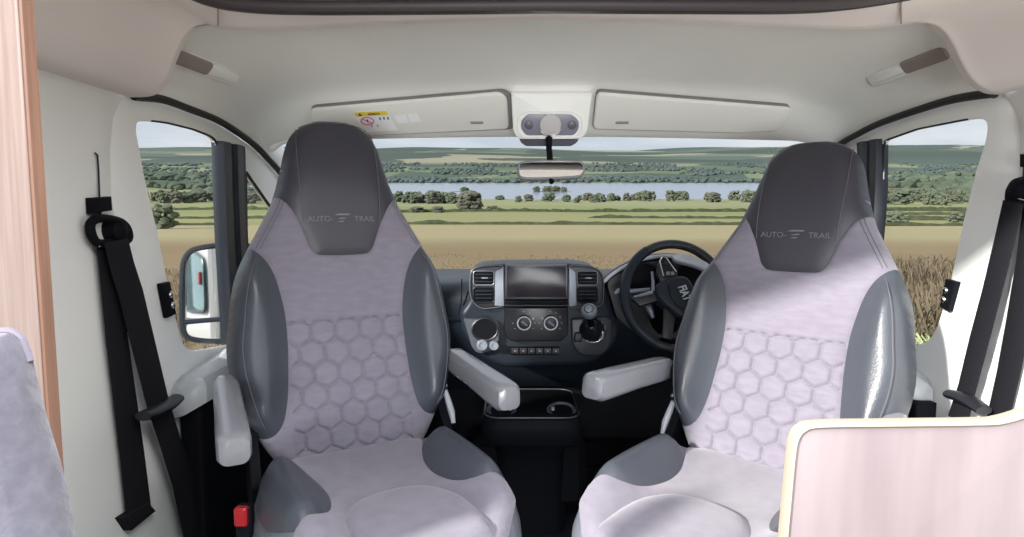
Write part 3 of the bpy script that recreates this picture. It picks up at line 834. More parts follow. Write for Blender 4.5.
print('handles', hA, hB, hC, hD)
if hA and hB: grab(hA, hB, XL, 'roof grab handle over the door with the mirror, brown near end')
if hC and hD: grab(hC, hD, XR, 'roof grab handle over the door behind the wheel, brown near end')
# ================================================================ DASHBOARD
YD = 2.05
dsh = thing('dashboard', 'dark grey dashboard with a central screen, air vents, heater knobs and gear lever', 'dashboard', (XC, 2.2, .45))
# main body lofted across the cab, profile in Y-Z
def prof(x, front, top):
    return [Vector((x, a, b)) for a, b in ((2.78, .905), (2.60, .905), (2.42, top + .005), (front + .10, top), (front + .04, top - .008), (front + .012, top - .03), (front, top - .07), (front + .01, top - .16), (front + .05, top - .24), (front + .10, top - .32), (front + .16, top - .42), (front + .30, top - .48), (2.78, top - .48))]
xs = [(XL + .03, 2.24, .905), (XL + .2, 2.20, .905), (-.32, 2.17, .905), (-.22, 2.165, .905), (-.15, 2.15, .91), (-.05, 2.15, .92), (.2, 2.15, .92), (.30, 2.16, .92), (.38, 2.18, .925), (.8, 2.20, .92), (XR - .03, 2.26, .905)]
obj('dash_body', loft([prof(*a) for a in xs], True, True, True), M['dash'], dsh, 50)
def Q(x, y, Y=YD): return P(x, y, Y)
nD = Vector((0, -1, 0))
def plate(nm, pts, r, th, bev, m, par, Y=YD, label=None, sm=True):
    pl = roundpoly([Vector(a) for a in pts], r, 5)
    return obj(nm, slab([Q(p[0], p[1], Y) for p in pl], nD, th, bev, 4), m, par, sm, label)
# central tower
cs = plate('centre_stack', [(470, 270), (482, 265.5), (505, 264), (568, 263.5), (592, 265.5), (602, 272), (606, 290), (613, 312), (622, 328), (614, 350), (592, 366), (500, 369), (474, 352), (461, 330), (460, 312), (469, 300)], [8, 6, 2, 2, 8, 8, 8, 10, 8, 14, 14, 18, 14, 8, 4, 10], .20, .022, M['dash'], dsh, YD + .02)
for side, x0, x1, lx0, lx1 in ((-1, 470, 505, 473.5, 494), (1, 568, 603, 577, 597.5)):
    # pod rim
    if side < 0: po = [(470.5, 270), (480, 266.5), (504, 265), (504, 306.5), (482, 309), (473, 303), (469.5, 292)]
    else: po = [(568.5, 265), (592, 266.5), (601, 271), (604, 282), (603, 305), (592, 308), (568.5, 307)]
    po = [Vector(a) for a in po]
    pod = plate('vent_pod', po, 5, .03, .006, M['dashd'], dsh, YD + .003)
    obj('pod_trim', tube([Q(p[0], p[1], YD - .001) for p in densify(roundpoly(po, 6, 5), 6)], .0018, 6, closed=True), mat('pod_trim_grey', (.09, .10, .12), .4), pod)
    for y0, y1, nm in ((271, 285, 'upper'), (287.5, 302.5, 'lower')):
        vent = plate('air_vent', [(lx0, y0), (lx1, y0), (lx1, y1), (lx0, y1)], 3, .004, .001, M['black'], dsh, YD - .001)
        fr = roundpoly([Vector(a) for a in [(lx0, y0), (lx1, y0), (lx1, y1), (lx0, y1)]], 3, 4)
        obj('vent_frame', tube([Q(p[0], p[1], YD - .003) for p in fr], .0021, 6, closed=True), M['silver'] if nm == 'upper' else M['dash'], vent)
        for k in range(3):
            yy = y0 + 3.4 + k * 3.6
            a, b = Q(lx0 + 1.5, yy, YD - .004), Q(lx1 - 1.5, yy, YD - .004)
            obj('slat', box((a + b) / 2, (b - a).length, .012, .0035, .001), M['dash'], vent)
        if nm == 'upper':
            a = Q((lx0 + lx1) / 2 + 1, y0 + 7, YD - .010); obj('tab', box(a, .022, .008, .005, .0015), M['silver'], vent)
    sp_ = [(495, 271), (504.3, 266.5), (504.3, 306.5), (494.5, 306)] if side < 0 else [(568.3, 266.5), (576, 272), (577, 306), (568.6, 307)]
    plate('silver_strip', sp_, 1.2, .012, .003, M['silver'], dsh, YD - .004)
# screen
scr = plate('screen', [(504.8, 264.6), (567.8, 264.6), (568, 299.5), (504.6, 299.5)], 1.2, .03, .002, mat('screen_bezel', (.012, .012, .016), .3), dsh, YD - .012, 'wide black touch screen')
plate('display', [(507, 266.5), (565.8, 266.5), (566, 297), (506.8, 297)], .6, .002, .0004, mat('display_glass', (.020, .016, .024), .16, spec=.18), scr, YD - .0135, 'glossy dark display')
plate('media_slot', [(505, 300.3), (568, 300.3), (568, 304), (505, 304)], .5, .01, .001, M['black'], dsh, YD - .004)
plate('slot_lip', [(505, 304.6), (568, 304.6), (568, 306.6), (505, 306.6)], .5, .012, .002, M['dashd'], dsh, YD - .008)
# heater panel
hp_ = plate('climate_panel', [(504.5, 307.5), (568, 307.5), (568.5, 334), (562, 341.5), (510, 341.5), (504.3, 334)], [1, 1, 3, 4, 4, 3], .02, .004, M['gloss'], dsh, YD - .004, 'gloss black heater panel')
for kx in (524, 550.5):
    o = Q(kx, 322.4, YD - .0045)
    kn = obj('heater_knob', lathe([(0, 0), (.0245, 0), (.0245, .008), (.021, .018), (.018, .020), (0, .020)], o, nD, 30), M['dashd'], hp_)
    obj('knob_ring', tube([o + nD * .018 + Vector((math.cos(a) * .0215, 0, math.sin(a) * .0215)) for a in [2 * PI * k / 32 for k in range(32)]], .0024, 6, closed=True), M['pale'], kn)
    a = math.radians(-35); d = Vector((math.cos(a), 0, math.sin(a)))
    obj('pointer', tube([o + nD * .022 - d * .011, o + nD * .022 + d * .013], [.0045, .003], 8), M['silver'], kn)
for k in range(9):
    for kx in (524, 550.5):
        a = math.radians(215 - k * 31); o = Q(kx, 322.4, YD - .0055) + Vector((math.cos(a), 0, math.sin(a))) * .037
        if k in (2, 3): continue
        obj('dial_mark', box(o, .004, .0012, .0035, .0006), M['silver'], hp_, False)
for x, y in ((533.2, 318.5), (542.2, 318.5)): obj('indicator_button', lathe([(0, 0), (.0055, 0), (.0055, .003), (.003, .004), (0, .004)], Q(x, y, YD - .004), nD, 14), M['silver'], hp_)
# button row
br = plate('button_row', [(507, 347), (560, 347), (558, 355), (509, 355)], 2, .01, .002, M['black'], dsh, YD + .012)
for k in range(6):
    x = 511.5 + k * 8.2
    b = plate('button', [(x, 348.3), (x + 7, 348.3), (x + 7, 353.8), (x, 353.8)], .8, .006, .001, M['dashd'], br, YD + .008)
    obj('symbol', box(Q(x + 3.5, 351, YD + .007), .007, .0012, .005, .001), M['silver'], b, False)
# cup holder and sockets plate
cp = plate('cupholder_plate', [(463.5, 319), (497, 320.5), (500, 326), (499.5, 340), (494, 351), (478, 354), (472, 348)], [2, 3, 3, 6, 6, 5, 4], .03, .004, mat('plate_grey', (.065, .072, .085), .35, spec=.3), dsh, YD - .002, 'satin grey storage plate')
obj('cup_rim', tube([Q(485, 329.5, YD - .004) + Vector((math.cos(a) * .043, 0, math.sin(a) * .037)) for a in [2 * PI * k / 32 for k in range(32)]], .004, 6, closed=True), M['dashd'], cp)
o = Q(485, 329.5, YD - .003); obj('cup_recess', lathe([(0, 0), (.040, 0), (.041, .002), (.041, .0025), (0, .0026)], o, nD, 30), M['black'], cp)
for x, y, r in ((482.5, 345, .020), (494.3, 345.4, .017)):
    s_ = obj('socket_cap', lathe([(0, 0), (r, 0), (r, .006), (r * .8, .011), (r * .55, .011), (r * .5, .008), (0, .008)], Q(x, y, YD - .003), nD, 20), M['silver'], cp)
# gear lever
plate('gear_surround', [(571, 319), (606, 317), (613, 320), (611, 344), (603, 356), (580, 356), (572, 344)], [3, 3, 4, 8, 8, 8, 5], .03, .006, mat('gear_plate', (.025, .029, .037), .35, spec=.3), dsh, YD + .004)
gb = Q(592, 330, YD - .004); gk = Q(589.3, 312, YD - .115)
gl = obj('gear_lever', tube([gb, gb.lerp(gk, .5) , gk], [.014, .010, .009], 12), M['black'], dsh)
obj('gaiter', lathe([(0, 0), (.042, 0), (.042, .008), (.036, .020), (.034, .026), (.026, .034), (.024, .040), (.014, .050), (0, .052)], gb + Vector((0, .006, 0)), (gk - gb), 26), M['gloss'], gl)
obj('gaiter_ring', tube([gb + Vector((0, -.012, 0)) + Vector((math.cos(a) * .043, 0, math.sin(a) * .040)) for a in [math.radians(-120 + 170 * k / 20) for k in range(21)]], .0028, 6), M['chrome'], gl)
kd = (gk - gb).normalized()
kb = obj('gear_knob', lathe([(0, -.03), (.012, -.03), (.018, -.018), (.0255, -.002), (.026, .010), (.020, .022), (.010, .027), (0, .028)], gk, kd, 24), M['silver'], gl)
obj('knob_cap', lathe([(0, .0), (.016, .0), (.015, .004), (0, .006)], gk + kd * .0215, kd, 20), M['gloss'], kb)
for dx in (-.007, 0, .007): obj('gear_mark', tube([gk + kd * .0265 + Vector((dx, 0, -.006)), gk + kd * .0265 + Vector((dx, 0, .006))], .0009, 4), M['silver'], kb)
plate('tray_lip', [(575, 333), (583, 333), (582.5, 342.5), (574, 342)], 1.5, .02, .004, M['dash'], dsh, YD - .012)
# seams on the glovebox side
obj('panel_gap', tube([P(461.8, 279, 2.145), P(461.5, 300, 2.145), P(458, 316, 2.145)], .0025, 6), M['black'], dsh)
obj('panel_gap', tube([P(430, 320, 2.15), P(458, 318, 2.145)], .0028, 6), M['black'], dsh)
# instrument binnacle: pale hood edge arching up behind the wheel
hood = cr([P(x, y, 2.12) for x, y in ((603, 281), (612, 273), (625, 265), (640, 258.5), (660, 255), (682, 256), (700, 262), (714, 272), (722, 286))], 5)
rows = []
for k, p in enumerate(hood):
    rows.append([p + Vector((0, a, b)) for a, b in ((-.006, -.012), (-.010, -.003), (-.004, .004), (.03, .004), (.12, -.012), (.25, -.04), (.30, -.10), (.12, -.10), (.06, -.05), (.01, -.018))])
obj('binnacle_hood', loft(rows, True, True, True), M['dash'], dsh, 60)
obj('hood_edge', tube([p + Vector((0, -.007, -.004)) for p in hood], .0062, 8), M['pale'], dsh)
bpoly = [(p[0], p[1]) for p in [(606, 283), (614, 274), (626, 267), (641, 260.5), (660, 257.5), (681, 258.5), (698, 264), (711, 274), (719, 288), (716, 322), (690, 340), (640, 338), (616, 318)]]
plate('instrument_panel', bpoly, 6, .03, .004, M['dashd'], dsh, 2.135)
for x, y in ((644, 281), (690, 281)):
    dl_ = obj('dial', lathe([(0, 0), (.062, 0), (.064, .004), (.058, .006), (.056, .002), (0, .002)], P(x, y, 2.133), nD, 36), M['black'], dsh)
    obj('dial_ring', tube([P(x, y, 2.127) + Vector((math.cos(a) * .06, 0, math.sin(a) * .06)) for a in [2 * PI * k / 40 for k in range(40)]], .0016, 5, closed=True), M['dash'], dl_)
# lower dash, knee area and console on the floor
obj('knee_panel', box((XC + .02, 2.45, .40), 1.72, .24, .28, .03), M['black'], dsh)
obj('lower_tunnel', box((.06, 2.36, .22), .42, .42, .26, .03), M['black'], dsh)
# ================================================================ floor console
YC = 1.98
fc = thing('floor_console', 'low black floor console with two drink recesses below the dashboard', 'console', (.06, 2.05, 0))
rings = []
for z, w, y0, y1 in ((0.0, .13, 2.14, 2.3), (.30, .13, 2.13, 2.3), (.385, .14, 2.10, 2.3), (.40, .165, 1.96, 2.3), (.45, .168, 1.94, 2.3), (.485, .160, 1.945, 2.3), (.497, .15, 1.96, 2.29)):
    rings.append([Vector((.065 + x, (y0 + y1) / 2 + y, z)) for x, y in rrect(2 * w, (y1 - y0), .05, 5)])
obj('console_body', loft(rings, True, True, True), M['black'], fc, 50)
dg = mat('recess_edge', (.06, .065, .08), .3)
for x in (-.035, .165):
    h = obj('drink_recess', lathe([(0, .004), (.036, .004), (.040, .010), (.045, .012), (.050, .008), (.050, .0), (0, 0)], Vector((x, 2.02, .493)), (0, -.25, 1), 32), dg, fc)
    obj('recess_liner', lathe([(0, 0), (.035, 0), (.035, .002), (0, .0022)], Vector((x, 2.019, .4985)), (0, -.25, 1), 26), M['black'], h)
    obj('grip_finger', box(Vector((x + (.028 if x < 0 else -.03), 2.0, .510)), .012, .012, .014, .003), M['silver'], h)
obj('rim_line', tube([Vector((.065 + x, 2.115 + y - .005, .497)) for x, y in rrect(.31, .33, .05, 6)], .0025, 6, closed=True), dg, fc)
# ================================================================ steering wheel
wc = P(675, 295, 1.95); 
nW = Vector((-.10, -.88, .47)).normalized()
sw = thing('steering_wheel', 'black steering wheel with silver-trimmed spokes behind the right seat', 'steering wheel', wc)
xu = Vector((1, 0, 0)); xu = (xu - nW * xu.dot(nW)).normalized(); yu = nW.cross(xu)
if yu.z < 0: yu = -yu
RW = .157; RV = .178
def W(a, r=1.0, o=0.0, q=0.0):
    a = math.radians(a); return wc + xu * math.cos(a) * RW * r + yu * math.sin(a) * RV * r + nW * o
def WX(x, y, o=0.0): return PPl(x, y, wc + nW * o, nW)
obj('rim', tube([W(a) for a in range(0, 360, 6)], .0150, 14, closed=True), M['dashd'], sw)
obj('rim_grip', tube([W(a, 1.0, .0015) for a in range(118, 246, 6)], .0166, 14), M['dash'], sw)
hb = cr([WX(x, y, .03) for x, y in ((655, 287), (660, 281), (672, 276), (684, 275), (691, 280), (697, 294), (698, 306), (692, 316), (681, 318), (668, 308), (658, 298))], 4, True)
hub = obj('hub', slab(hb, nW, .055, .016, 5), M['dash'], sw, 50)
obj('hub_seam', tube([WX(x, y, .0315) for x, y in ((668, 284), (670, 296), (677, 306), (687, 311))], .0012, 5), M['black'], hub)
up_ = [WX(x, y, .02) for x, y in ((656, 272), (659.5, 259), (663, 255.5), (667, 256), (671, 262), (678, 273), (676, 279), (661, 283))]
obj('spoke', slab(up_, nW, .02, .005), M['dashd'], sw)
sp1 = obj('button_pad', slab([WX(x, y, .026) for x, y in ((659.5, 260), (662, 256.5), (666, 257), (676, 272), (675, 275), (664, 277.5))], nW, .012, .004), M['gloss'], sw, label='upright pad of buttons with bright edge')
obj('pad_trim', tube([WX(x, y, .028) for x, y in ((663.5, 276), (659.8, 261), (662, 257), (666, 257.5), (676.5, 272))], .0022, 6), M['chrome'], sp1)
for k in range(3):
    for j in range(2):
        x = 662.8 + j * 4.4 + k * 1.7; y = 261.5 + k * 5
        obj('button', slab([WX(a, b, .029) for a, b in ((x, y), (x + 3.4, y - .3), (x + 4, y + 3), (x + .6, y + 3.4))], nW, .004, .001), M['silver'] if k == 2 else M['dash'], sp1)
wp = cr([WX(x, y, .012) for x, y in ((673, 254.5), (684, 253), (697, 257), (708, 262.5), (712, 268), (709, 273), (701, 268), (690, 264), (678, 261), (674, 259))], 3, True)
obj('spoke_trim', slab(wp, nW, .02, .006), M['pale'], sw, label='broad satin silver spoke trim')
obj('spoke_trim', tube([WX(653, 292, .022), WX(644, 294.5, .014), WX(634, 297, .004)], [.006, .005, .004], 8), M['silver'], sw)
obj('spoke', slab([WX(x, y, .012) for x, y in ((632, 299), (655, 292), (660, 300), (640, 306))], nW, .016, .004), M['dashd'], sw)
obj('spoke', slab([WX(x, y, .012) for x, y in ((664, 306), (676, 314), (672, 340), (662, 338))], nW, .016, .004), M['dashd'], sw)
obj('spoke_trim', tube([WX(653, 291, .02), WX(653, 282, .02), WX(652, 272, .012)], [.006, .005, .004], 8), M['silver'], sw)
mt = frame(WX(684.5, 293, .0335), WX(688, 300, .0335) - WX(682, 287, .0335), WX(690, 291, .0335) - WX(680, 296, .0335))
obj('badge_lettering', text_geo('FIAT', .036, mt @ Matrix.Diagonal((.72, 1, 1, 1)), .0008, bold=.0006), M['pale'], hub, False, 'silver maker lettering turned on its side')
colm = obj('column_shroud', tube([wc - nW * .03, wc - nW * .16 + Vector((0, .02, -.01)), wc - nW * .26 + Vector((0, .04, -.03))], [.05, .055, .06], 16), M['black'], sw)
for pts in (((640, 304), (645, 300), (650, 310), (653, 318)),):
    obj('stalk', tube([PPl(x, y, wc - nW * .05, nW) for x, y in pts], [.010, .013, .011, .006], 10), M['silver'], sw, label='satin stalk below the left spoke')
obj('stalk', tube([PPl(x, y, wc - nW * .05, nW) for x, y in ((650, 290), (632, 291.5), (618, 291), (615, 294))], [.008, .008, .009, .006], 10), M['silver'], sw, label='pale stalk reaching out left')
# ================================================================ SEAT BELTS
def strap(pts, w, X, th=.003, wdir=None, sag=None):
    """flat webbing through world points; width direction per segment lies in the wall plane"""
    rows = []
    pts = [Vector(p) for p in pts]; s = 1 if X < XC else -1
    for i, p in enumerate(pts):
        a = pts[max(i - 1, 0)]; b = pts[min(i + 1, len(pts) - 1)]; t = (b - a).normalized()
        u = t.cross(Vector((s, 0, 0))).normalized() if wdir is None else wdir
        n = Vector((s, 0, 0)); ww = w[i] if isinstance(w, (list, tuple)) else w
        rows.append([p - u * ww / 2, p - u * ww * .42 + n * th, p + u * ww * .42 + n * th, p + u * ww / 2, p + u * ww * .42 - n * 0, p - u * ww * .42])
    return loft(rows, True, True, True)
def quadstrap(quads, X, th=.003):
    """quads: list of (left px, right px) pairs, taken on plane X"""
    s = 1 if X < XC else -1; rows = []
    for l, r in quads:
        a, b = PX(*l, X), PX(*r, X); n = Vector((s, 0, 0)) * th
        rows.append([a, a.lerp(b, .08) + n, a.lerp(b, .5) + n * 1.2, a.lerp(b, .92) + n, b, b.lerp(a, .08) - n * .2, b.lerp(a, .92) - n * .2])
    return loft(rows, True, True, True)
def belt(X, s, lab, dring, cap, clip, wire, A, B, tongue, endq):
    c = PX(*dring, X)
    t = thing('seat_belt', lab, 'seat belt', c, 'black seat belts on the door pillars')
    n = Vector((s, 0, 0))
    obj('anchor_cap', lathe([(0, 0), (.026, 0), (.026, .012), (.023, .022), (.014, .028), (0, .030)], PX(*cap, X), n, 28), M['black'], t)
    rg = [PX(x, y, X + s * .018) for x, y in endq]
    obj('ring_frame', tube(cr(rg, 4, True), .0085, 10, closed=True), M['black'], t)
    obj('ring_slot', tube([PX(x, y, X + s * .022) for x, y in ((dring[0] - 9 * s, dring[1] + 9), (dring[0] + 13 * s, dring[1] + 4))], .0022, 8), M['chrome'], t)
    obj('webbing', quadstrap(A, X + s * .012), M['belt'], t, label='webbing run nearest the pillar')
    obj('webbing', quadstrap(B, X + s * .030), M['belt'], t, label='webbing run towards the buckle')
    if clip:
        p = [PX(x, y, X + s * .014) for x, y in clip]
        obj('height_slider', slab(p, n, .012, .003), M['black'], t)
    if wire: obj('guide_cord', tube([PX(x, y, X + s * .004) for x, y in wire], .0018, 6), M['dash'], t)
    if tongue:
        obj('buckle_tongue', tube([PX(x, y, X + s * .045) for x, y in tongue], [.017, .020, .020, .017], 12, flat=.6), M['dashd'], t)
    return t
belt(XL, 1, 'long black seat belt on the left pillar, with tongue and blunt lower end', (108, 237), (110, 230),
     [(92, 198), (112, 196.5), (113, 210.5), (103, 212), (102, 214), (93, 214)], [(95, 153), (97.5, 155), (98.5, 170), (99.5, 197), (100, 221)],
     [((96, 240), (118, 238)), ((101, 290), (124, 287)), ((106, 340), (128, 338)), ((113, 400), (137, 400)), ((120, 460), (145, 457)), ((126, 516), (151, 505))],
     [((104, 243), (128, 238)), ((111, 272), (134, 262)), ((120, 300), (143, 290)), ((132, 350), (156, 345)), ((147, 408), (168, 396)), ((158, 440), (178, 430)), ((172, 485), (194, 475)), ((184, 540), (206, 530))],
     [(143, 416), (150, 414), (168, 405), (177, 398)],
     [(90, 226), (96, 219), (108, 219), (122, 223), (128, 232), (126, 241), (104, 244), (94, 240)])
e_ = [PX(x, y, XL + .02) for x, y in ((124.5, 518), (133, 530.5), (157, 511), (149, 502))]
obj('belt_end', slab(e_, (1, 0, 0), .03, .004), M['belt'], bpy.data.objects['seat_belt'])
belt(XR, -1, 'black seat belt on the right pillar, both runs passing behind the pale board', (1023, 193), (1027, 190),
     [(1019, 154), (1034, 155), (1034, 168), (1019, 167)], [(1026, 120), (1025, 155), (1023, 180)],
     [((1024, 196), (1046, 200)), ((1016, 260), (1038, 262)), ((1006, 320), (1031, 322)), ((997, 370), (1021, 372)), ((986, 420), (1009, 422))],
     [((1003, 200), (1024, 204)), ((994, 240), (1014, 246)), ((982, 290), (1001, 297)), ((970, 335), (989, 343)), ((958, 385), (975, 395)), ((948, 415), (968, 425))],
     [(950, 394), (962, 397), (972, 402), (984, 411)],
     [(1010, 197), (1012, 188), (1020, 183), (1032, 182), (1042, 188), (1042, 200), (1026, 204), (1012, 203)])
# red buckle beside the left seat
bu = thing('buckle', 'red and black belt buckle low beside the left seat', 'buckle', P(245, 528, 1.12))
c = P(245, 514, 1.12)
obj('buckle_body', box(c - Vector((0, 0, .012)), .030, .022, .062, .004), M['black'], bu)
obj('release_button', box(c + Vector((-.001, -.0125, .002)), .024, .016, .036, .003), M['red'], bu, label='red release button')
obj('stalk', tube([c - Vector((0, 0, .04)), c - Vector((.0, 0, .25)), c + Vector((0, .01, -.48))], .007, 8), M['black'], bu)
# ================================================================ NEAR FURNITURE
wp_ = [P(-30, -60, .70), P(25.5, -60, .70), P(33, 600, .70), P(-30, 600, .70)]
Yw = .70; xr0 = P(25.5, 0, Yw).x
panel = thing('wood_panel', 'pinkish oak partition panel with darker edge at the far left', 'wood panel', (xr0 - .1, Yw, 0))
obj('board', box((xr0 - .16, Yw - .002, .90), .32, .020, 1.80, .003), M['wood'], panel)
obj('edge_band', box((xr0 + .0015, Yw - .002, .90), .0045, .0205, 1.80, .0018), M['woodedge'], panel, label='darker brown edge band')
def pillow_slab(outline, th, n, puff=.02, step=.02, wob=0.0):
    """soft cushion: closed, bulged both sides; outline list of world points on a plane with normal n"""
    o = outline[0]; ax = Vector((0, 0, 1)); ax = (ax - n * ax.dot(n)).normalized(); bx = ax.cross(n)
    p2 = [((p - o).dot(bx), (p - o).dot(ax)) for p in outline]
    vs, fs, bl = patch(p2, step=step, bstep=.015); d = dist_poly(vs, p2)
    k = 1 - np.clip(d / (th * .9), 0, 1); h = th / 2 * np.sqrt(np.clip(1 - k ** 2, 0, 1)) + puff * np.clip(d / .12, 0, 1)
    V = []; 
    for p, w in zip(vs, h):
        q = o + bx * p[0] + ax * p[1]; w = w + wob * noise.noise(q * 16) * min(1, w / .02); V.append(q + n * w)
    N = len(V); bs = set(bl); mp = {}
    for i in range(N):
        if i in bs: mp[i] = i
        else:
            mp[i] = len(V); V.append(o + bx * vs[i][0] + ax * vs[i][1] - n * h[i])
    return V, list(fs) + [tuple(mp[i] for i in f[::-1]) for f in fs]
nS = Vector((.42, -.86, .28)).normalized(); oS = P(30, 400, .52)
sl_ = [(-60, 336), (-20, 331), (8, 329.5), (19, 331), (27, 338), (31, 350), (36, 372), (43, 402), (52, 432), (61, 462), (68, 492), (74, 522), (80, 560), (84, 600), (-60, 600)]
sc = obj('sofa_cushion', pillow_slab([PPl(x, y, oS, nS) for x, y in sl_], .07, nS, .012, .014, .006), M['sofa'], None, 80)
tag(sc, 'lavender textured backrest cushion in the bottom left corner', 'cushion')
pc = cr([PPl(x, y, oS, nS) + nS * .004 for x, y in ((-20, 333.5), (2, 332), (14, 333), (22, 339), (27, 350), (31, 362))], 5)
obj('piping', tube(pc, .0035, 8), mat('piping_grey', (.20, .18, .22), .8), sc, label='darker piped top edge')
# pale board on the right
Yb = .80
bo = [(793, 452), (795, 437), (803, 427), (820, 423.5), (900, 422.5), (985, 421.5), (1003, 420), (1020, 415.5), (1045, 405), (1080, 400), (1080, 640), (781, 640)]
bl_ = [P(x, y, Yb) for x, y in bo[:4]] ; 
c3 = cr([P(x, y, Yb) for x, y in ((790, 475), (792, 455), (795, 439), (803, 428.5), (822, 424), (900, 422.8), (985, 421.6), (1003, 420), (1020, 415.5), (1045, 407), (1085, 400))], 5)
loop = c3 + [P(1085, 640, Yb), P(778, 640, Yb), P(784, 540, Yb)]
tb = thing('pale_board', 'pale pinkish wood board with cream rounded edge at the bottom right', 'board', P(900, 640, Yb))
obj('panel', slab([p + Vector((0, .002, 0)) for p in offset_loop(loop, Vector((0, -1, 0)), .004)], (0, -1, 0), .018, .001), M['board'], tb)
ed = [P(778, 640, Yb), P(784, 540, Yb)] + c3
rows = [[p + o for o in q] for p, q in zip(offset_loop(loop, Vector((0, -1, 0)), .0)[:0], [])]
inn = offset_loop(loop, Vector((0, -1, 0)), .0065); rows = []
N = len(loop); order = [N - 2, N - 1] + list(range(len(c3)))
for i in order:
    a, b = loop[i], inn[i]; rows.append([b + Vector((0, 0, 0)), b.lerp(a, .4) + Vector((0, -.0025, 0)), a + Vector((0, .001, 0)), a + Vector((0, .019, 0)), b + Vector((0, .021, 0))])
obj('edging', loft(rows, True, True, True), M['cream'], tb, 60, 'cream edging strip')
# ================================================================ OUTSIDE DOOR MIRROR
Ym = 2.05
dm = thing('door_mirror', 'white door mirror with two panes outside the left window', 'door mirror', P(205, 340, Ym))
nm_ = Vector((.31, -.95, .02)).normalized(); om = P(205, 295, Ym)
def MM(x, y, o=0): return PPl(x, y, om + nm_ * o, nm_)
ho = cr([MM(x, y) for x, y in ((181, 285), (182, 262), (188, 250.5), (200, 245.5), (225, 242.5), (250, 243), (256, 255), (258, 300), (256, 335), (248, 342.5), (215, 343), (195, 341.5), (185, 337), (181, 325))], 5, True)
# deep domed housing
cen = sum(ho, Vector()) / len(ho)
rings = [[cen + (p - cen) * k + nm_ * o for p in ho] for k, o in ((.93, .0), (.985, .004), (1.0, -.004), (1.0, -.03), (.96, -.07), (.82, -.11), (.5, -.135), (.1, -.14))]
obj('housing', loft(rings, True, True, True), M['carbody'], dm, 60)
fr_ = [cen + (p - cen) * .955 + nm_ * .006 for p in ho]
obj('surround', tube(fr_, .009, 8, closed=True), M['dash'], dm)
g1 = cr([MM(x, y, .006) for x, y in ((186, 285), (187, 262), (193, 253), (205, 249.5), (228, 247.5), (248, 248), (252, 262), (252, 314), (220, 317), (190, 318.5), (186, 312))], 5, True)
obj('mirror_glass', slab(g1, nm_, .004, .001, 1), M['mirror'], dm, label='tall upper pane')
g2 = cr([MM(x, y, .006) for x, y in ((187, 325), (200, 323), (250, 320), (250, 336), (215, 339), (195, 338), (188, 334))], 5, True)
obj('mirror_glass', slab(g2, nm_, .004, .001, 1), M['mirror'], dm, label='small wide-angle lower pane')
obj('divider_bar', tube([MM(183, 322.5, .008), MM(205, 320.5, .008), MM(253, 317, .008)], .008, 8), M['dash'], dm)
obj('mount_arm', box(P(262, 320, Ym + .02), .20, .07, .07, .02), M['black'], dm)

# outer skin of the van behind the cab door, with teal and red pieces added to show in the door mirror
structure('wall_outer', box((XL - .06, .86, .75), .04, .84, 1.6, .015), M['carbody'])
structure('mirror_prop_teal', slab([Vector((XL - .086, a, b)) for a, b in roundpoly([(.70, .70), (1.24, .74), (1.24, .98), (.95, 1.02), (.70, 1.0)], .06, 5)], (-1, 0, 0), .008, .003), mat('tinted_teal', (.12, .24, .25), .1, coat=.5))  # invented teal panel, put here to tint the mirror's reflection
structure('mirror_prop_rim', tube([Vector((XL - .092, a, b)) for a, b in roundpoly([(.70, .70), (1.24, .74), (1.24, .98), (.95, 1.02), (.70, 1.0)], .06, 5)], .006, 6, closed=True), M['dash'])
structure('mirror_prop_red', box((XL - .092, 1.12, .89), .012, .04, .06, .003), M['red'])  # red block added only for its reflection in the mirror
# ================================================================ LANDSCAPE (the van stands nose-down on a slope above a lake)
structure('wall_front', box((XC, 2.80, .42), 1.9, .06, .96, .01), M['black'])
TILT = math.radians(5.82)
ROT = Matrix.Rotation(TILT, 4, 'X')
LM = Matrix.Translation(CAM) @ ROT          # landscape frame -> cab frame, origin at eye height
LI = LM.inverted()
FL = 620.0
def nz(x, y, s, o=0.0): return noise.noise(Vector((x / s + o, y / s - o, o * 1.7)))
PROF = [(0, -1.9), (6, -1.9), (10, -2.35), (15, -3.0), (30, -4.9), (60, -8.3), (100, -12.4), (150, -16.7), (220, -22), (300, -27.6), (380, -32.5), (440, -36), (505, -39.6), (530, -40.6), (760, -40.6), (785, -39.5), (1000, -36), (1250, -36), (1600, -30), (2000, -20), (2500, -8), (3000, 2), (3600, 8), (4600, 6), (7000, -40)]
def prof_z(d):
    for (a, b), (c, e) in zip(PROF, PROF[1:]):
        if a <= d <= c: return b + (e - b) * (d - a) / (c - a)
    return PROF[-1][1]
def terr(x, y):
    z = prof_z(max(0, y + 0.0)); k = smooth((y - 1500) / 1500)
    # hills: higher on the left side, long crest in the middle, lower gap on the right
    z += k * (22 * nz(x, y, 1000, 3) + 16 * nz(x, 0, 800, 9) + 12 * nz(x, y, 420, 6) + 7 * math.exp(-((x + 1700) / 700) ** 2) - 5 * math.exp(-((x - 100) / 600) ** 2))
    z += .6 * nz(x, y, 60, 1) * smooth((y - 120) / 100) * (1 - smooth((y - 420) / 60)) + .08 * nz(x, y, 6, 5) * (1 - smooth((y - 60) / 40))
    if abs(x) > 60 + .20 * y and 460 < y < 1000:      # the lake narrows towards the sides
        e = smooth((abs(x + 20) - (105 + .34 * y)) / 60); z = z + e * 3.2 if x < 0 else z + e * 1.6
    return z
ys = [-40, -20, -8, 0, 3, 6]
y = 6.0
while y < 7000: y *= 1.028; ys.append(y)
NX = 150; rows = []
for y in ys:
    hw = 30 + abs(y) * 1.35
    rows.append([Vector((x, y, terr(x, y))) for x in [hw * (2 * i / NX - 1) for i in range(NX + 1)]])
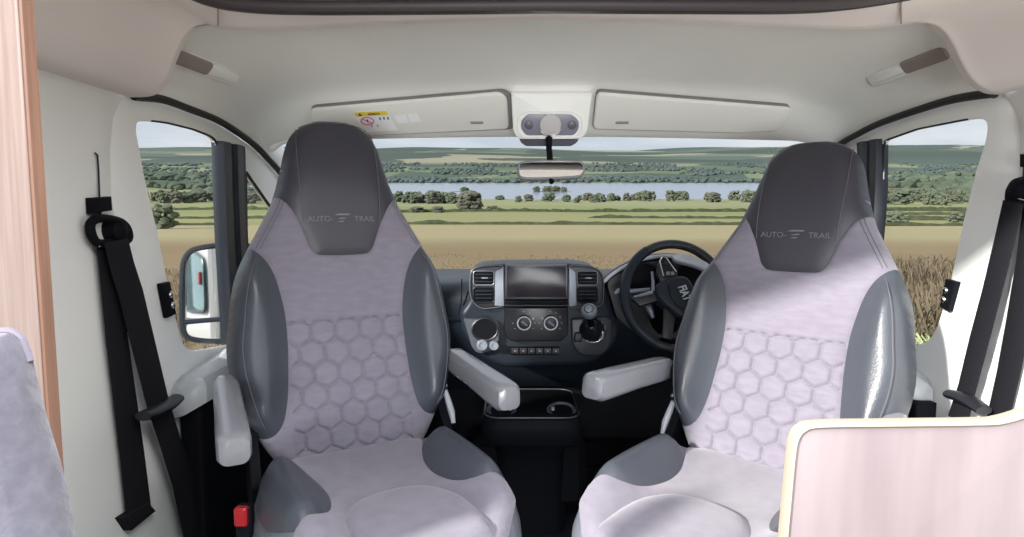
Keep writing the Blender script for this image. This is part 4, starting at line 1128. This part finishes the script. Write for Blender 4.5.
def land_obj(name, g, m, label, cat, group=None, kind=None, smooth_=True, loc=None):
    """geometry given in the landscape frame"""
    vs = [Vector(v) for v in g[0]]; mn = Vector([min(v[i] for v in vs) for i in range(3)]); mx = Vector([max(v[i] for v in vs) for i in range(3)])
    loc = Vector(((mn.x + mx.x) / 2, (mn.y + mx.y) / 2, mn.z)) if loc is None else loc
    o = bpy.data.objects.new(name, mkmesh(name, [v - loc for v in vs], g[1], m, smooth_)); link(o)
    o.location = LM @ loc; o.rotation_euler = (TILT, 0, 0); return tag(o, label, cat, group, kind)
def nodes(m):
    nt = m.node_tree; return nt, nt.nodes, nt.links
gm = bpy.data.materials.new('farmland'); gm.use_nodes = True; nt, nn, lk = nodes(gm); bs = nn['Principled BSDF']; bs.inputs['Roughness'].default_value = 1.0; bs.inputs['Specular IOR Level'].default_value = 0.0
tc = nn.new('ShaderNodeTexCoord'); sx = nn.new('ShaderNodeSeparateXYZ'); lk.new(tc.outputs['Object'], sx.inputs[0])
def MA(op, a, b=None, c=None):
    n = nn.new('ShaderNodeMath'); n.operation = op
    for i, v in enumerate((a, b, c)):
        if v is None: continue
        if isinstance(v, (int, float)): n.inputs[i].default_value = v
        else: lk.new(v, n.inputs[i])
    return n.outputs[0]
def NZ(scale, vec=None, det=4):
    n = nn.new('ShaderNodeTexNoise'); n.inputs['Scale'].default_value = scale; n.inputs['Detail'].default_value = det
    lk.new(vec if vec is not None else tc.outputs['Object'], n.inputs['Vector']); return n.outputs['Fac']
def RGB(c):
    n = nn.new('ShaderNodeRGB'); n.outputs[0].default_value = (*c, 1); return n.outputs[0]
def MIX(f, a, b):
    n = nn.new('ShaderNodeMix'); n.data_type = 'RGBA'
    if isinstance(f, (int, float)): n.inputs[0].default_value = f
    else: lk.new(f, n.inputs[0])
    for i, v in ((6, a), (7, b)):
        if isinstance(v, tuple): n.inputs[i].default_value = (*v, 1)
        else: lk.new(v, n.inputs[i])
    return n.outputs[2]
def STEP(v, e, w):
    n = nn.new('ShaderNodeMapRange'); n.interpolation_type = 'SMOOTHSTEP'; lk.new(v, n.inputs[0]); n.inputs[1].default_value = e - w; n.inputs[2].default_value = e + w; return n.outputs[0]
def MAP(sc):
    n = nn.new('ShaderNodeMapping'); n.inputs['Scale'].default_value = sc; lk.new(tc.outputs['Object'], n.inputs['Vector']); return n.outputs[0]
X_, Y_ = sx.outputs[0], sx.outputs[1]
# field limits bend a little with X
Yb_ = MA('ADD', Y_, MA('MULTIPLY', X_, .035))
wheat = MIX(NZ(.10, MAP((1, .25, 1))), (.27, .20, .115), (.36, .28, .16))
wheat = MIX(NZ(2.2, MAP((1, 1, 1)), 5), wheat, (.24, .18, .10))
stub = MIX(NZ(.03, MAP((.25, 1, 1))), (.36, .32, .185), (.41, .355, .20))
g1_ = MIX(NZ(.03, MAP((.2, 1, 1))), (.28, .29, .135), (.34, .33, .155))
g2_ = MIX(NZ(.02, MAP((.2, 1, 1))), (.235, .265, .12), (.30, .32, .145))
col = MIX(STEP(Yb_, 46, 14), wheat, stub)
col = MIX(STEP(Yb_, 112, 3), col, g1_)
col = MIX(STEP(Yb_, 210, 6), col, g2_)
col = MIX(STEP(Yb_, 340, 8), col, (.30, .32, .17))
# far shore: patchwork of woods and pasture
vo = nn.new('ShaderNodeTexVoronoi'); vo.inputs['Scale'].default_value = 1.0; lk.new(MAP((1 / 170, 1 / 190, 0.0)), vo.inputs['Vector'])
vr = nn.new('ShaderNodeValToRGB'); vr.color_ramp.interpolation = 'CONSTANT'; sp = nn.new('ShaderNodeSeparateColor'); lk.new(vo.outputs['Color'], sp.inputs[0]); lk.new(sp.outputs[0], vr.inputs[0])
els = vr.color_ramp.elements; els[0].position = 0; els[0].color = (.07, .10, .085, 1); els[1].position = .38; els[1].color = (.17, .22, .12, 1)
for p_, c_ in ((.55, (.12, .17, .11)), (.70, (.25, .28, .16)), (.86, (.34, .32, .21))): e = els.new(p_); e.color = (*c_, 1)
far = MIX(MA('MULTIPLY', NZ(.02, None, 6), .6), vr.outputs[0], (.12, .17, .11))
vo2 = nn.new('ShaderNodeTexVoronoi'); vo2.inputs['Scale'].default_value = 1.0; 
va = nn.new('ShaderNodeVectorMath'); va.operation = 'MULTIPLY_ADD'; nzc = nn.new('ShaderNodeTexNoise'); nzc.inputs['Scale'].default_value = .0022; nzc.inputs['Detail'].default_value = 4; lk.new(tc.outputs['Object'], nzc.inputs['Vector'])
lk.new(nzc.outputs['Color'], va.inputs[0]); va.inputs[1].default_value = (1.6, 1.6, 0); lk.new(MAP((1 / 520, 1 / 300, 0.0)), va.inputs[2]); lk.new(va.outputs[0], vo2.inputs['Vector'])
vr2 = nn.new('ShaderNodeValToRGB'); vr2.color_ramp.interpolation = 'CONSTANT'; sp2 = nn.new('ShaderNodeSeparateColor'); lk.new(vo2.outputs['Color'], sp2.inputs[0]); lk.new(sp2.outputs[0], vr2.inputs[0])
els = vr2.color_ramp.elements; els[0].position = 0; els[0].color = (.075, .10, .085, 1); els[1].position = .34; els[1].color = (.19, .23, .16, 1)  # bluish tones in this ramp stand in for haze over the hills
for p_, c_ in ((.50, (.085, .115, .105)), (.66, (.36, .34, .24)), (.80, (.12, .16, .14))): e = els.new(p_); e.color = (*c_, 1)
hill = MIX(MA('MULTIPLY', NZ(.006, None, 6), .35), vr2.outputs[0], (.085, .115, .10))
col = MIX(STEP(Y_, 640, 20), col, far)
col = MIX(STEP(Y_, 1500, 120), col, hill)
col = MIX(.40, col, (0.045, 0.05, 0.048)); lk.new(col, bs.inputs['Base Color'])
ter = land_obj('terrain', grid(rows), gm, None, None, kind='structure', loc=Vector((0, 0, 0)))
ter.name = 'ground'
# lake
wm = bpy.data.materials.new('lake_water'); wm.use_nodes = True; b = wm.node_tree.nodes['Principled BSDF']; b.inputs['Base Color'].default_value = (.15, .18, .22, 1); b.inputs['Roughness'].default_value = .25; b.inputs['Specular IOR Level'].default_value = .6
lk_o = land_obj('lake', grid([[Vector((-300, 500, -40)), Vector((360, 500, -40))], [Vector((-300, 800, -40)), Vector((360, 800, -40))]]), wm, 'pale blue lake lying across the valley beyond the fields', 'lake')
# ---- trees
def blob_tree(seed, spread=1.0, n=7, trunk=True):
    rnd = random.Random(seed); vs, fs = [], []
    bm = bmesh.new()
    for k in range(n):
        a = rnd.uniform(0, 2 * PI); z = rnd.uniform(.10, .90); r = rnd.uniform(.1, 1) ** .5 * .40 * math.sin(PI * (z * .78 + .17)) ** .7; s = rnd.uniform(.09, .17)
        m_ = Matrix.Translation((math.cos(a) * r, math.sin(a) * r, z)) @ Matrix.Diagonal((s * spread, s * spread, s * .85, 1))
        bmesh.ops.create_icosphere(bm, subdivisions=1, radius=1.0, matrix=m_)
    for v in bm.verts: v.co += Vector((nz(v.co.x, v.co.y, .11, v.co.z * 9 + seed), nz(v.co.y, v.co.x, .11, v.co.z * 7), nz(v.co.x, v.co.z * 1.3, .1, seed))) * .05
    g = ([v.co.copy() for v in bm.verts], [tuple(v.index for v in f.verts) for f in bm.faces]) if bm.verts.index_update() is None else None
    bm.free(); return g
TM = [mat('foliage_%d' % i, c, 1.0, var=.45, vscale=9, spec=0) for i, c in enumerate([(.10, .12, .085), (.11, .13, .09), (.12, .137, .095), (.112, .117, .088)])]  # greens lightened and greyed to imitate haze
BK = mat('bark', (.08, .06, .045), .9)
TG = [blob_tree(i, (1.0, 1.15, .85, 1.3)[i], (60, 70, 55, 80)[i]) for i in range(4)]
TME = [mkmesh('crown', g[0], g[1], TM[i]) for i, g in enumerate(TG)]
TRK = mkmesh('trunk', *tube([(0, 0, -.1), (0.01, 0, .2), (0, 0, .45)], [.05, .035, .02], 6), BK)
def tree(px, d, h, w, kind, label, group, name='tree', cat='tree'):
    x = (px - 512) / FL * d; z = terr(x, d) if not (515 < d < 770 and cat != 'islet') else -40.2
    r = thing(name, label, cat, LM @ Vector((x, d, z - .03 * h)), group); r.rotation_euler = (TILT, 0, 0)
    c = link(bpy.data.objects.new('crown', TME[kind])); c.parent = r; c.scale = (w, w, h); c.rotation_euler = (0, 0, random.uniform(0, 6))
    if name == 'tree':
        t_ = link(bpy.data.objects.new('trunk', TRK)); t_.parent = r; t_.scale = (w * .7, w * .7, h)
    return r
rt = random.Random(11)
# single bushes
tree(470, 262, 8.6, 11.5, 3, 'largest round dark tree in the fields, seen right of the left headrest', None, 'tree')
tree(161, 94, 3.9, 5.0, 0, 'round dark bush by the left window frame, above the brown field', None, 'bush', 'bush')
tree(896.5, 118, 2.7, 4.4, 1, 'round bush on the hedge line just right of the right headrest', None, 'bush', 'bush')
tree(957, 132, 2.3, 3.8, 1, 'small bush on the hedge line near the right window rear edge', None, 'bush', 'bush')
for px, d, h, w in ((438, 225, 2.4, 5), (417, 232, 2.2, 6), (492, 250, 2.2, 5), (500, 500, 4, 8)):
    tree(px, d, h, w, rt.randrange(4), 'low bush on the hedge line behind the dashboard vents', 'low hedge-line bushes in the middle', 'bush', 'bush')
# shoreline trees
for k in range(26):
    px = rt.uniform(392, 430) if k < 12 else rt.uniform(430, 452)
    d = rt.uniform(395, 470); h = rt.uniform(6, 9)
    tree(px, d, h, h * rt.uniform(.9, 1.4), rt.randrange(4), 'dark tree of the near-shore clump right of the left headrest', 'near-shore trees on the left')
for k in range(44):
    px = rt.uniform(494, 760); d = rt.uniform(420, 500); h = rt.uniform(3.5, 6.5) if px < 640 else rt.uniform(6, 9)
    tree(px, d, h, h * rt.uniform(.9, 1.5), rt.randrange(4), 'dark tree on the near shore behind the mirror and steering wheel', 'near-shore trees in the middle')
for k in range(40):
    px = rt.uniform(862, 985); d = rt.uniform(350, 495); h = rt.uniform(6, 10)
    tree(px, d, h, h * rt.uniform(.9, 1.5), rt.randrange(4), 'dark tree of the belt seen through the right window', 'tree belt in the right window')
for k in range(40):
    px = rt.uniform(128, 262); d = rt.uniform(380, 495); h = rt.uniform(6, 10)
    tree(px, d, h, h * rt.uniform(.9, 1.5), rt.randrange(4), 'dark tree of the belt seen through the left window', 'tree belt in the left window')
# islets
for px, w, n in ((461, 6, 2), (552, 16, 7)):
    vs = [];
    t = thing('islet', 'small wooded islet in the lake %s' % ('left of the large round tree' if n == 2 else 'below the rear-view mirror'), 'islet', LM @ Vector(((px - 512) / FL * 610, 610, -40.3)), 'wooded islets'); t.rotation_euler = (TILT, 0, 0)
    c = link(bpy.data.objects.new('shore', mkmesh('shore', *lathe([(0, -.5), (1, -.5), (1, .25), (.8, .45), (0, .6)], (0, 0, 0), (0, 0, 1), 20), TM[2]))); c.parent = t; c.scale = (w + 4, 5, 1)
    for k in range(n):
        c = link(bpy.data.objects.new('tree_crown', TME[k % 4])); c.parent = t; s = rt.uniform(4, 6); c.scale = (s * 1.5, s, s); c.location = (rt.uniform(-w, w), rt.uniform(-2, 2), .2)
# far woods (uncountable)
vs, fs = [], []
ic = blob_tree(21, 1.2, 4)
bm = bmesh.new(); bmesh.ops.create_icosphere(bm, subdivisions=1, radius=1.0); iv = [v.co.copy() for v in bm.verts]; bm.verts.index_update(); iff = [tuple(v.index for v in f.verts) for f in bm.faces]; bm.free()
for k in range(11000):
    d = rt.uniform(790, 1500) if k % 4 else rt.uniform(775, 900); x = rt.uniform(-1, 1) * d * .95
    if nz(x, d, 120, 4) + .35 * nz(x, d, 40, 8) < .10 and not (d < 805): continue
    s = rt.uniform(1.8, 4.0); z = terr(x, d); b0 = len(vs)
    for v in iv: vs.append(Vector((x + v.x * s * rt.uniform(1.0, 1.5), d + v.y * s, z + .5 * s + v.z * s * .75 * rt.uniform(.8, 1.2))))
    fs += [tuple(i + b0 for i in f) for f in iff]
land_obj('woodland', (vs, fs), mat('woodland', (.078, .10, .095), 1.0, var=.3, vscale=.01, spec=0), 'distant belts of woodland beyond the lake', 'woodland', kind='stuff')  # blue-grey in the base colour stands in for distance haze
# side woods filling either side of the lake
vs, fs = [], []
for k in range(2600):
    d = rt.uniform(500, 900); sd = rt.choice((-1, 1)); x = sd * rt.uniform(.42, .95) * d
    if nz(x, d, 70, 6) < .06: continue
    s = rt.uniform(3.5, 6.5); z = terr(x, d); b0 = len(vs)
    for v in iv: vs.append(Vector((x + v.x * s * rt.uniform(1.0, 1.5), d + v.y * s, z + .5 * s + v.z * s * .8 * rt.uniform(.8, 1.2))))
    fs += [tuple(i + b0 for i in f) for f in iff]
land_obj('woodland', (vs, fs), mat('side_woodland', (.085, .108, .078), 1.0, var=.35, vscale=.02, spec=0), 'woods and copses along both ends of the lake', 'woodland', kind='stuff')
# hedges
HM = mat('hedge_green', (.06, .07, .04), 1.0, var=.4, vscale=.5, spec=0)
def hedge(x0, x1, d0, d1, h, label, group=None):
    n = int(abs(x1 - x0) / 1.1) + 8; rows = []
    for i in range(n + 1):
        t = i / n; x = x0 + (x1 - x0) * t; d = d0 + (d1 - d0) * t; z = terr(x, d); k = h * (.75 + .9 * max(0, nz(x, d, 5, 2)) + .35 * nz(x, d, 1.7, 4)); e = min(1, i / 2, (n - i) / 2)
        k *= e if e > 0 else .05
        rows.append([Vector((x, d + a * k, z + b * k + c)) for a, b, c in ((-.6, 0, -.3), (-.6, .5, 0), (-.25, .95, 0), (.25, 1.0, 0), (.6, .5, 0), (.6, 0, -.3))])
    return land_obj('hedge', loft(rows, True, True, True), HM, label, 'hedge', group)
g_ = 'field hedges'
hedge(-95, -48, 109, 113, .55, 'dark hedge across the left window above the brown field', g_)
hedge(-120, -60, 158, 160, .8, 'thin hedge through the gold field in the left window', g_)
hedge(-190, -70, 268, 262, 1.3, 'upper hedge under the tree belt in the left window', g_)
hedge(-32, 52, 118, 113, .65, 'hedge between green and gold fields behind the dashboard screen', g_)
hedge(-60, 190, 232, 246, 1.3, 'hedge line running past the large round tree', g_)
hedge(20, 120, 165, 158, .85, 'hedge line seen just above the steering wheel', g_)
hedge(64, 130, 108, 112, .6, 'lowest dark hedge in the right window above the brown field', g_)
hedge(85, 150, 148, 143, .8, 'second hedge from below in the right window', g_)
hedge(110, 190, 196, 188, 1.1, 'third hedge from below in the right window', g_)
hedge(150, 270, 272, 262, 1.5, 'topmost hedge in the right window under the trees', g_)
# tall dry grass close to the van
def grass(name, label, xr, yr, n, hr, m, lean=.25):
    vs, fs = [], []
    for k in range(n):
        y = yr[0] * (yr[1] / yr[0]) ** rt.random(); x = rt.uniform(*xr) * y; z = terr(x, y) - .02; h = rt.uniform(*hr) * (1.0 + .4 * nz(x, y, 1.5, 3)); w = rt.uniform(.004, .008) * (1 + y / 12)
        a = rt.uniform(0, 2 * PI); lx, ly = math.cos(a) * lean * h, math.sin(a) * lean * h; b0 = len(vs)
        p = Vector((x, y, z)); u = Vector((w, 0, 0))
        vs += [p - u, p + u, p + Vector((lx * .35, ly * .35, h * .6)) + u * .8, p + Vector((lx * .35, ly * .35, h * .6)) - u * .8, p + Vector((lx, ly, h)) + u * (1.6 if k % 3 == 0 else .2), p + Vector((lx, ly, h * .94)) - u * .2]
        fs += [(b0, b0 + 1, b0 + 2, b0 + 3), (b0 + 3, b0 + 2, b0 + 4, b0 + 5)]
    return land_obj(name, (vs, fs), m, label, 'grass', kind='stuff', smooth_=False)
grass('dry_grass', 'tall dry straw-coloured grass outside the right window', (.52, .86), (5.5, 16), 5200, (.22, .48), mat('dry_grass', (.115, .09, .055), .9, var2=(.07, .055, .035), vscale=.8))
grass('dry_grass', 'dry brown grass below the mirror outside the left window', (-.86, -.38), (5.5, 16), 4200, (.08, .18), mat('stubble', (.13, .10, .06), .9, var2=(.095, .07, .042), vscale=.8))
grass('green_grass', 'low green weeds in the bottom corner of the right window', (.60, .72), (5.3, 7.2), 1600, (.10, .26), mat('weed_green', (.22, .28, .12), .9, var2=(.36, .38, .22), vscale=3), .5)
grass('dry_grass', 'fine dry crop ahead of the windscreen', (-.25, .45), (9, 26), 3500, (.05, .10), mat('crop', (.15, .115, .068), .9, var2=(.12, .09, .05), vscale=.5))
# ================================================================ SKY AND SUN
w = bpy.data.worlds.new('world'); S.world = w; w.use_nodes = True; nt = w.node_tree; nn = nt.nodes; lk = nt.links
bg = nn['Background']; tc = nn.new('ShaderNodeTexCoord'); mp = nn.new('ShaderNodeMapping'); mp.vector_type = 'POINT'; mp.inputs['Rotation'].default_value = (-TILT, 0, 0)
lk.new(tc.outputs['Generated'], mp.inputs['Vector']); sx = nn.new('ShaderNodeSeparateXYZ'); lk.new(mp.outputs[0], sx.inputs[0])
r = nn.new('ShaderNodeValToRGB'); lk.new(sx.outputs[2], r.inputs[0]); e = r.color_ramp.elements
e[0].position = 0.0; e[0].color = (.45, .51, .57, 1); e[1].position = 1; e[1].color = (.80, .86, 1.0, 1)
q = e.new(.06); q.color = (.42, .485, .57, 1); q = e.new(.25); q.color = (.62, .68, .78, 1)
mp2 = nn.new('ShaderNodeMapping'); mp2.inputs['Scale'].default_value = (1.6, 1.6, 9); lk.new(mp.outputs[0], mp2.inputs[0])
n1 = nn.new('ShaderNodeTexNoise'); n1.inputs['Scale'].default_value = 2.2; n1.inputs['Detail'].default_value = 7; lk.new(mp2.outputs[0], n1.inputs['Vector'])
cr_ = nn.new('ShaderNodeValToRGB'); cr_.color_ramp.elements[0].position = .45; cr_.color_ramp.elements[1].position = .68; lk.new(n1.outputs['Fac'], cr_.inputs[0])
mx = nn.new('ShaderNodeMix'); mx.data_type = 'RGBA'; lk.new(cr_.outputs[0], mx.inputs[0]); lk.new(r.outputs[0], mx.inputs[6]); mx.inputs[7].default_value = (.60, .635, .67, 1)
lk.new(mx.outputs[2], bg.inputs[0]); bg.inputs[1].default_value = 1.0
sun = bpy.data.lights.new('sun', 'SUN'); sun.energy = 7.0; sun.angle = math.radians(3.0); sun.color = (1, .96, .9)
so = bpy.data.objects.new('sun', sun); COL.objects.link(so)
sd = Vector((-.76, -.62, .42)).normalized(); so.rotation_euler = sd.to_track_quat('Z', 'Y').to_euler(); so.location = (-5, 0, 5)
# daylight through the large rooflight, then an added fill lamp behind the viewer
al = bpy.data.lights.new('rooflight_daylight', 'AREA'); al.shape = 'RECTANGLE'; al.size = 1.1; al.size_y = .5; al.energy = 20; al.color = (.97, .98, 1.0)
ao = bpy.data.objects.new('rooflight_daylight', al); COL.objects.link(ao); ao.location = (XC, .30, 1.80); ao.rotation_euler = (math.radians(32), 0, 0)
bl = bpy.data.lights.new('rear_fill', 'AREA'); bl.shape = 'RECTANGLE'; bl.size = 1.8; bl.size_y = 1.1; bl.energy = 110; bl.color = (.96, .98, 1.0)  # added fill lamp, low and tilted up to brighten the headliner
bo_ = bpy.data.objects.new('rear_fill', bl); COL.objects.link(bo_); bo_.location = (XC, -3.6, .35); bo_.rotation_euler = (math.radians(112), 0, 0)
S.view_settings.exposure = 0.40
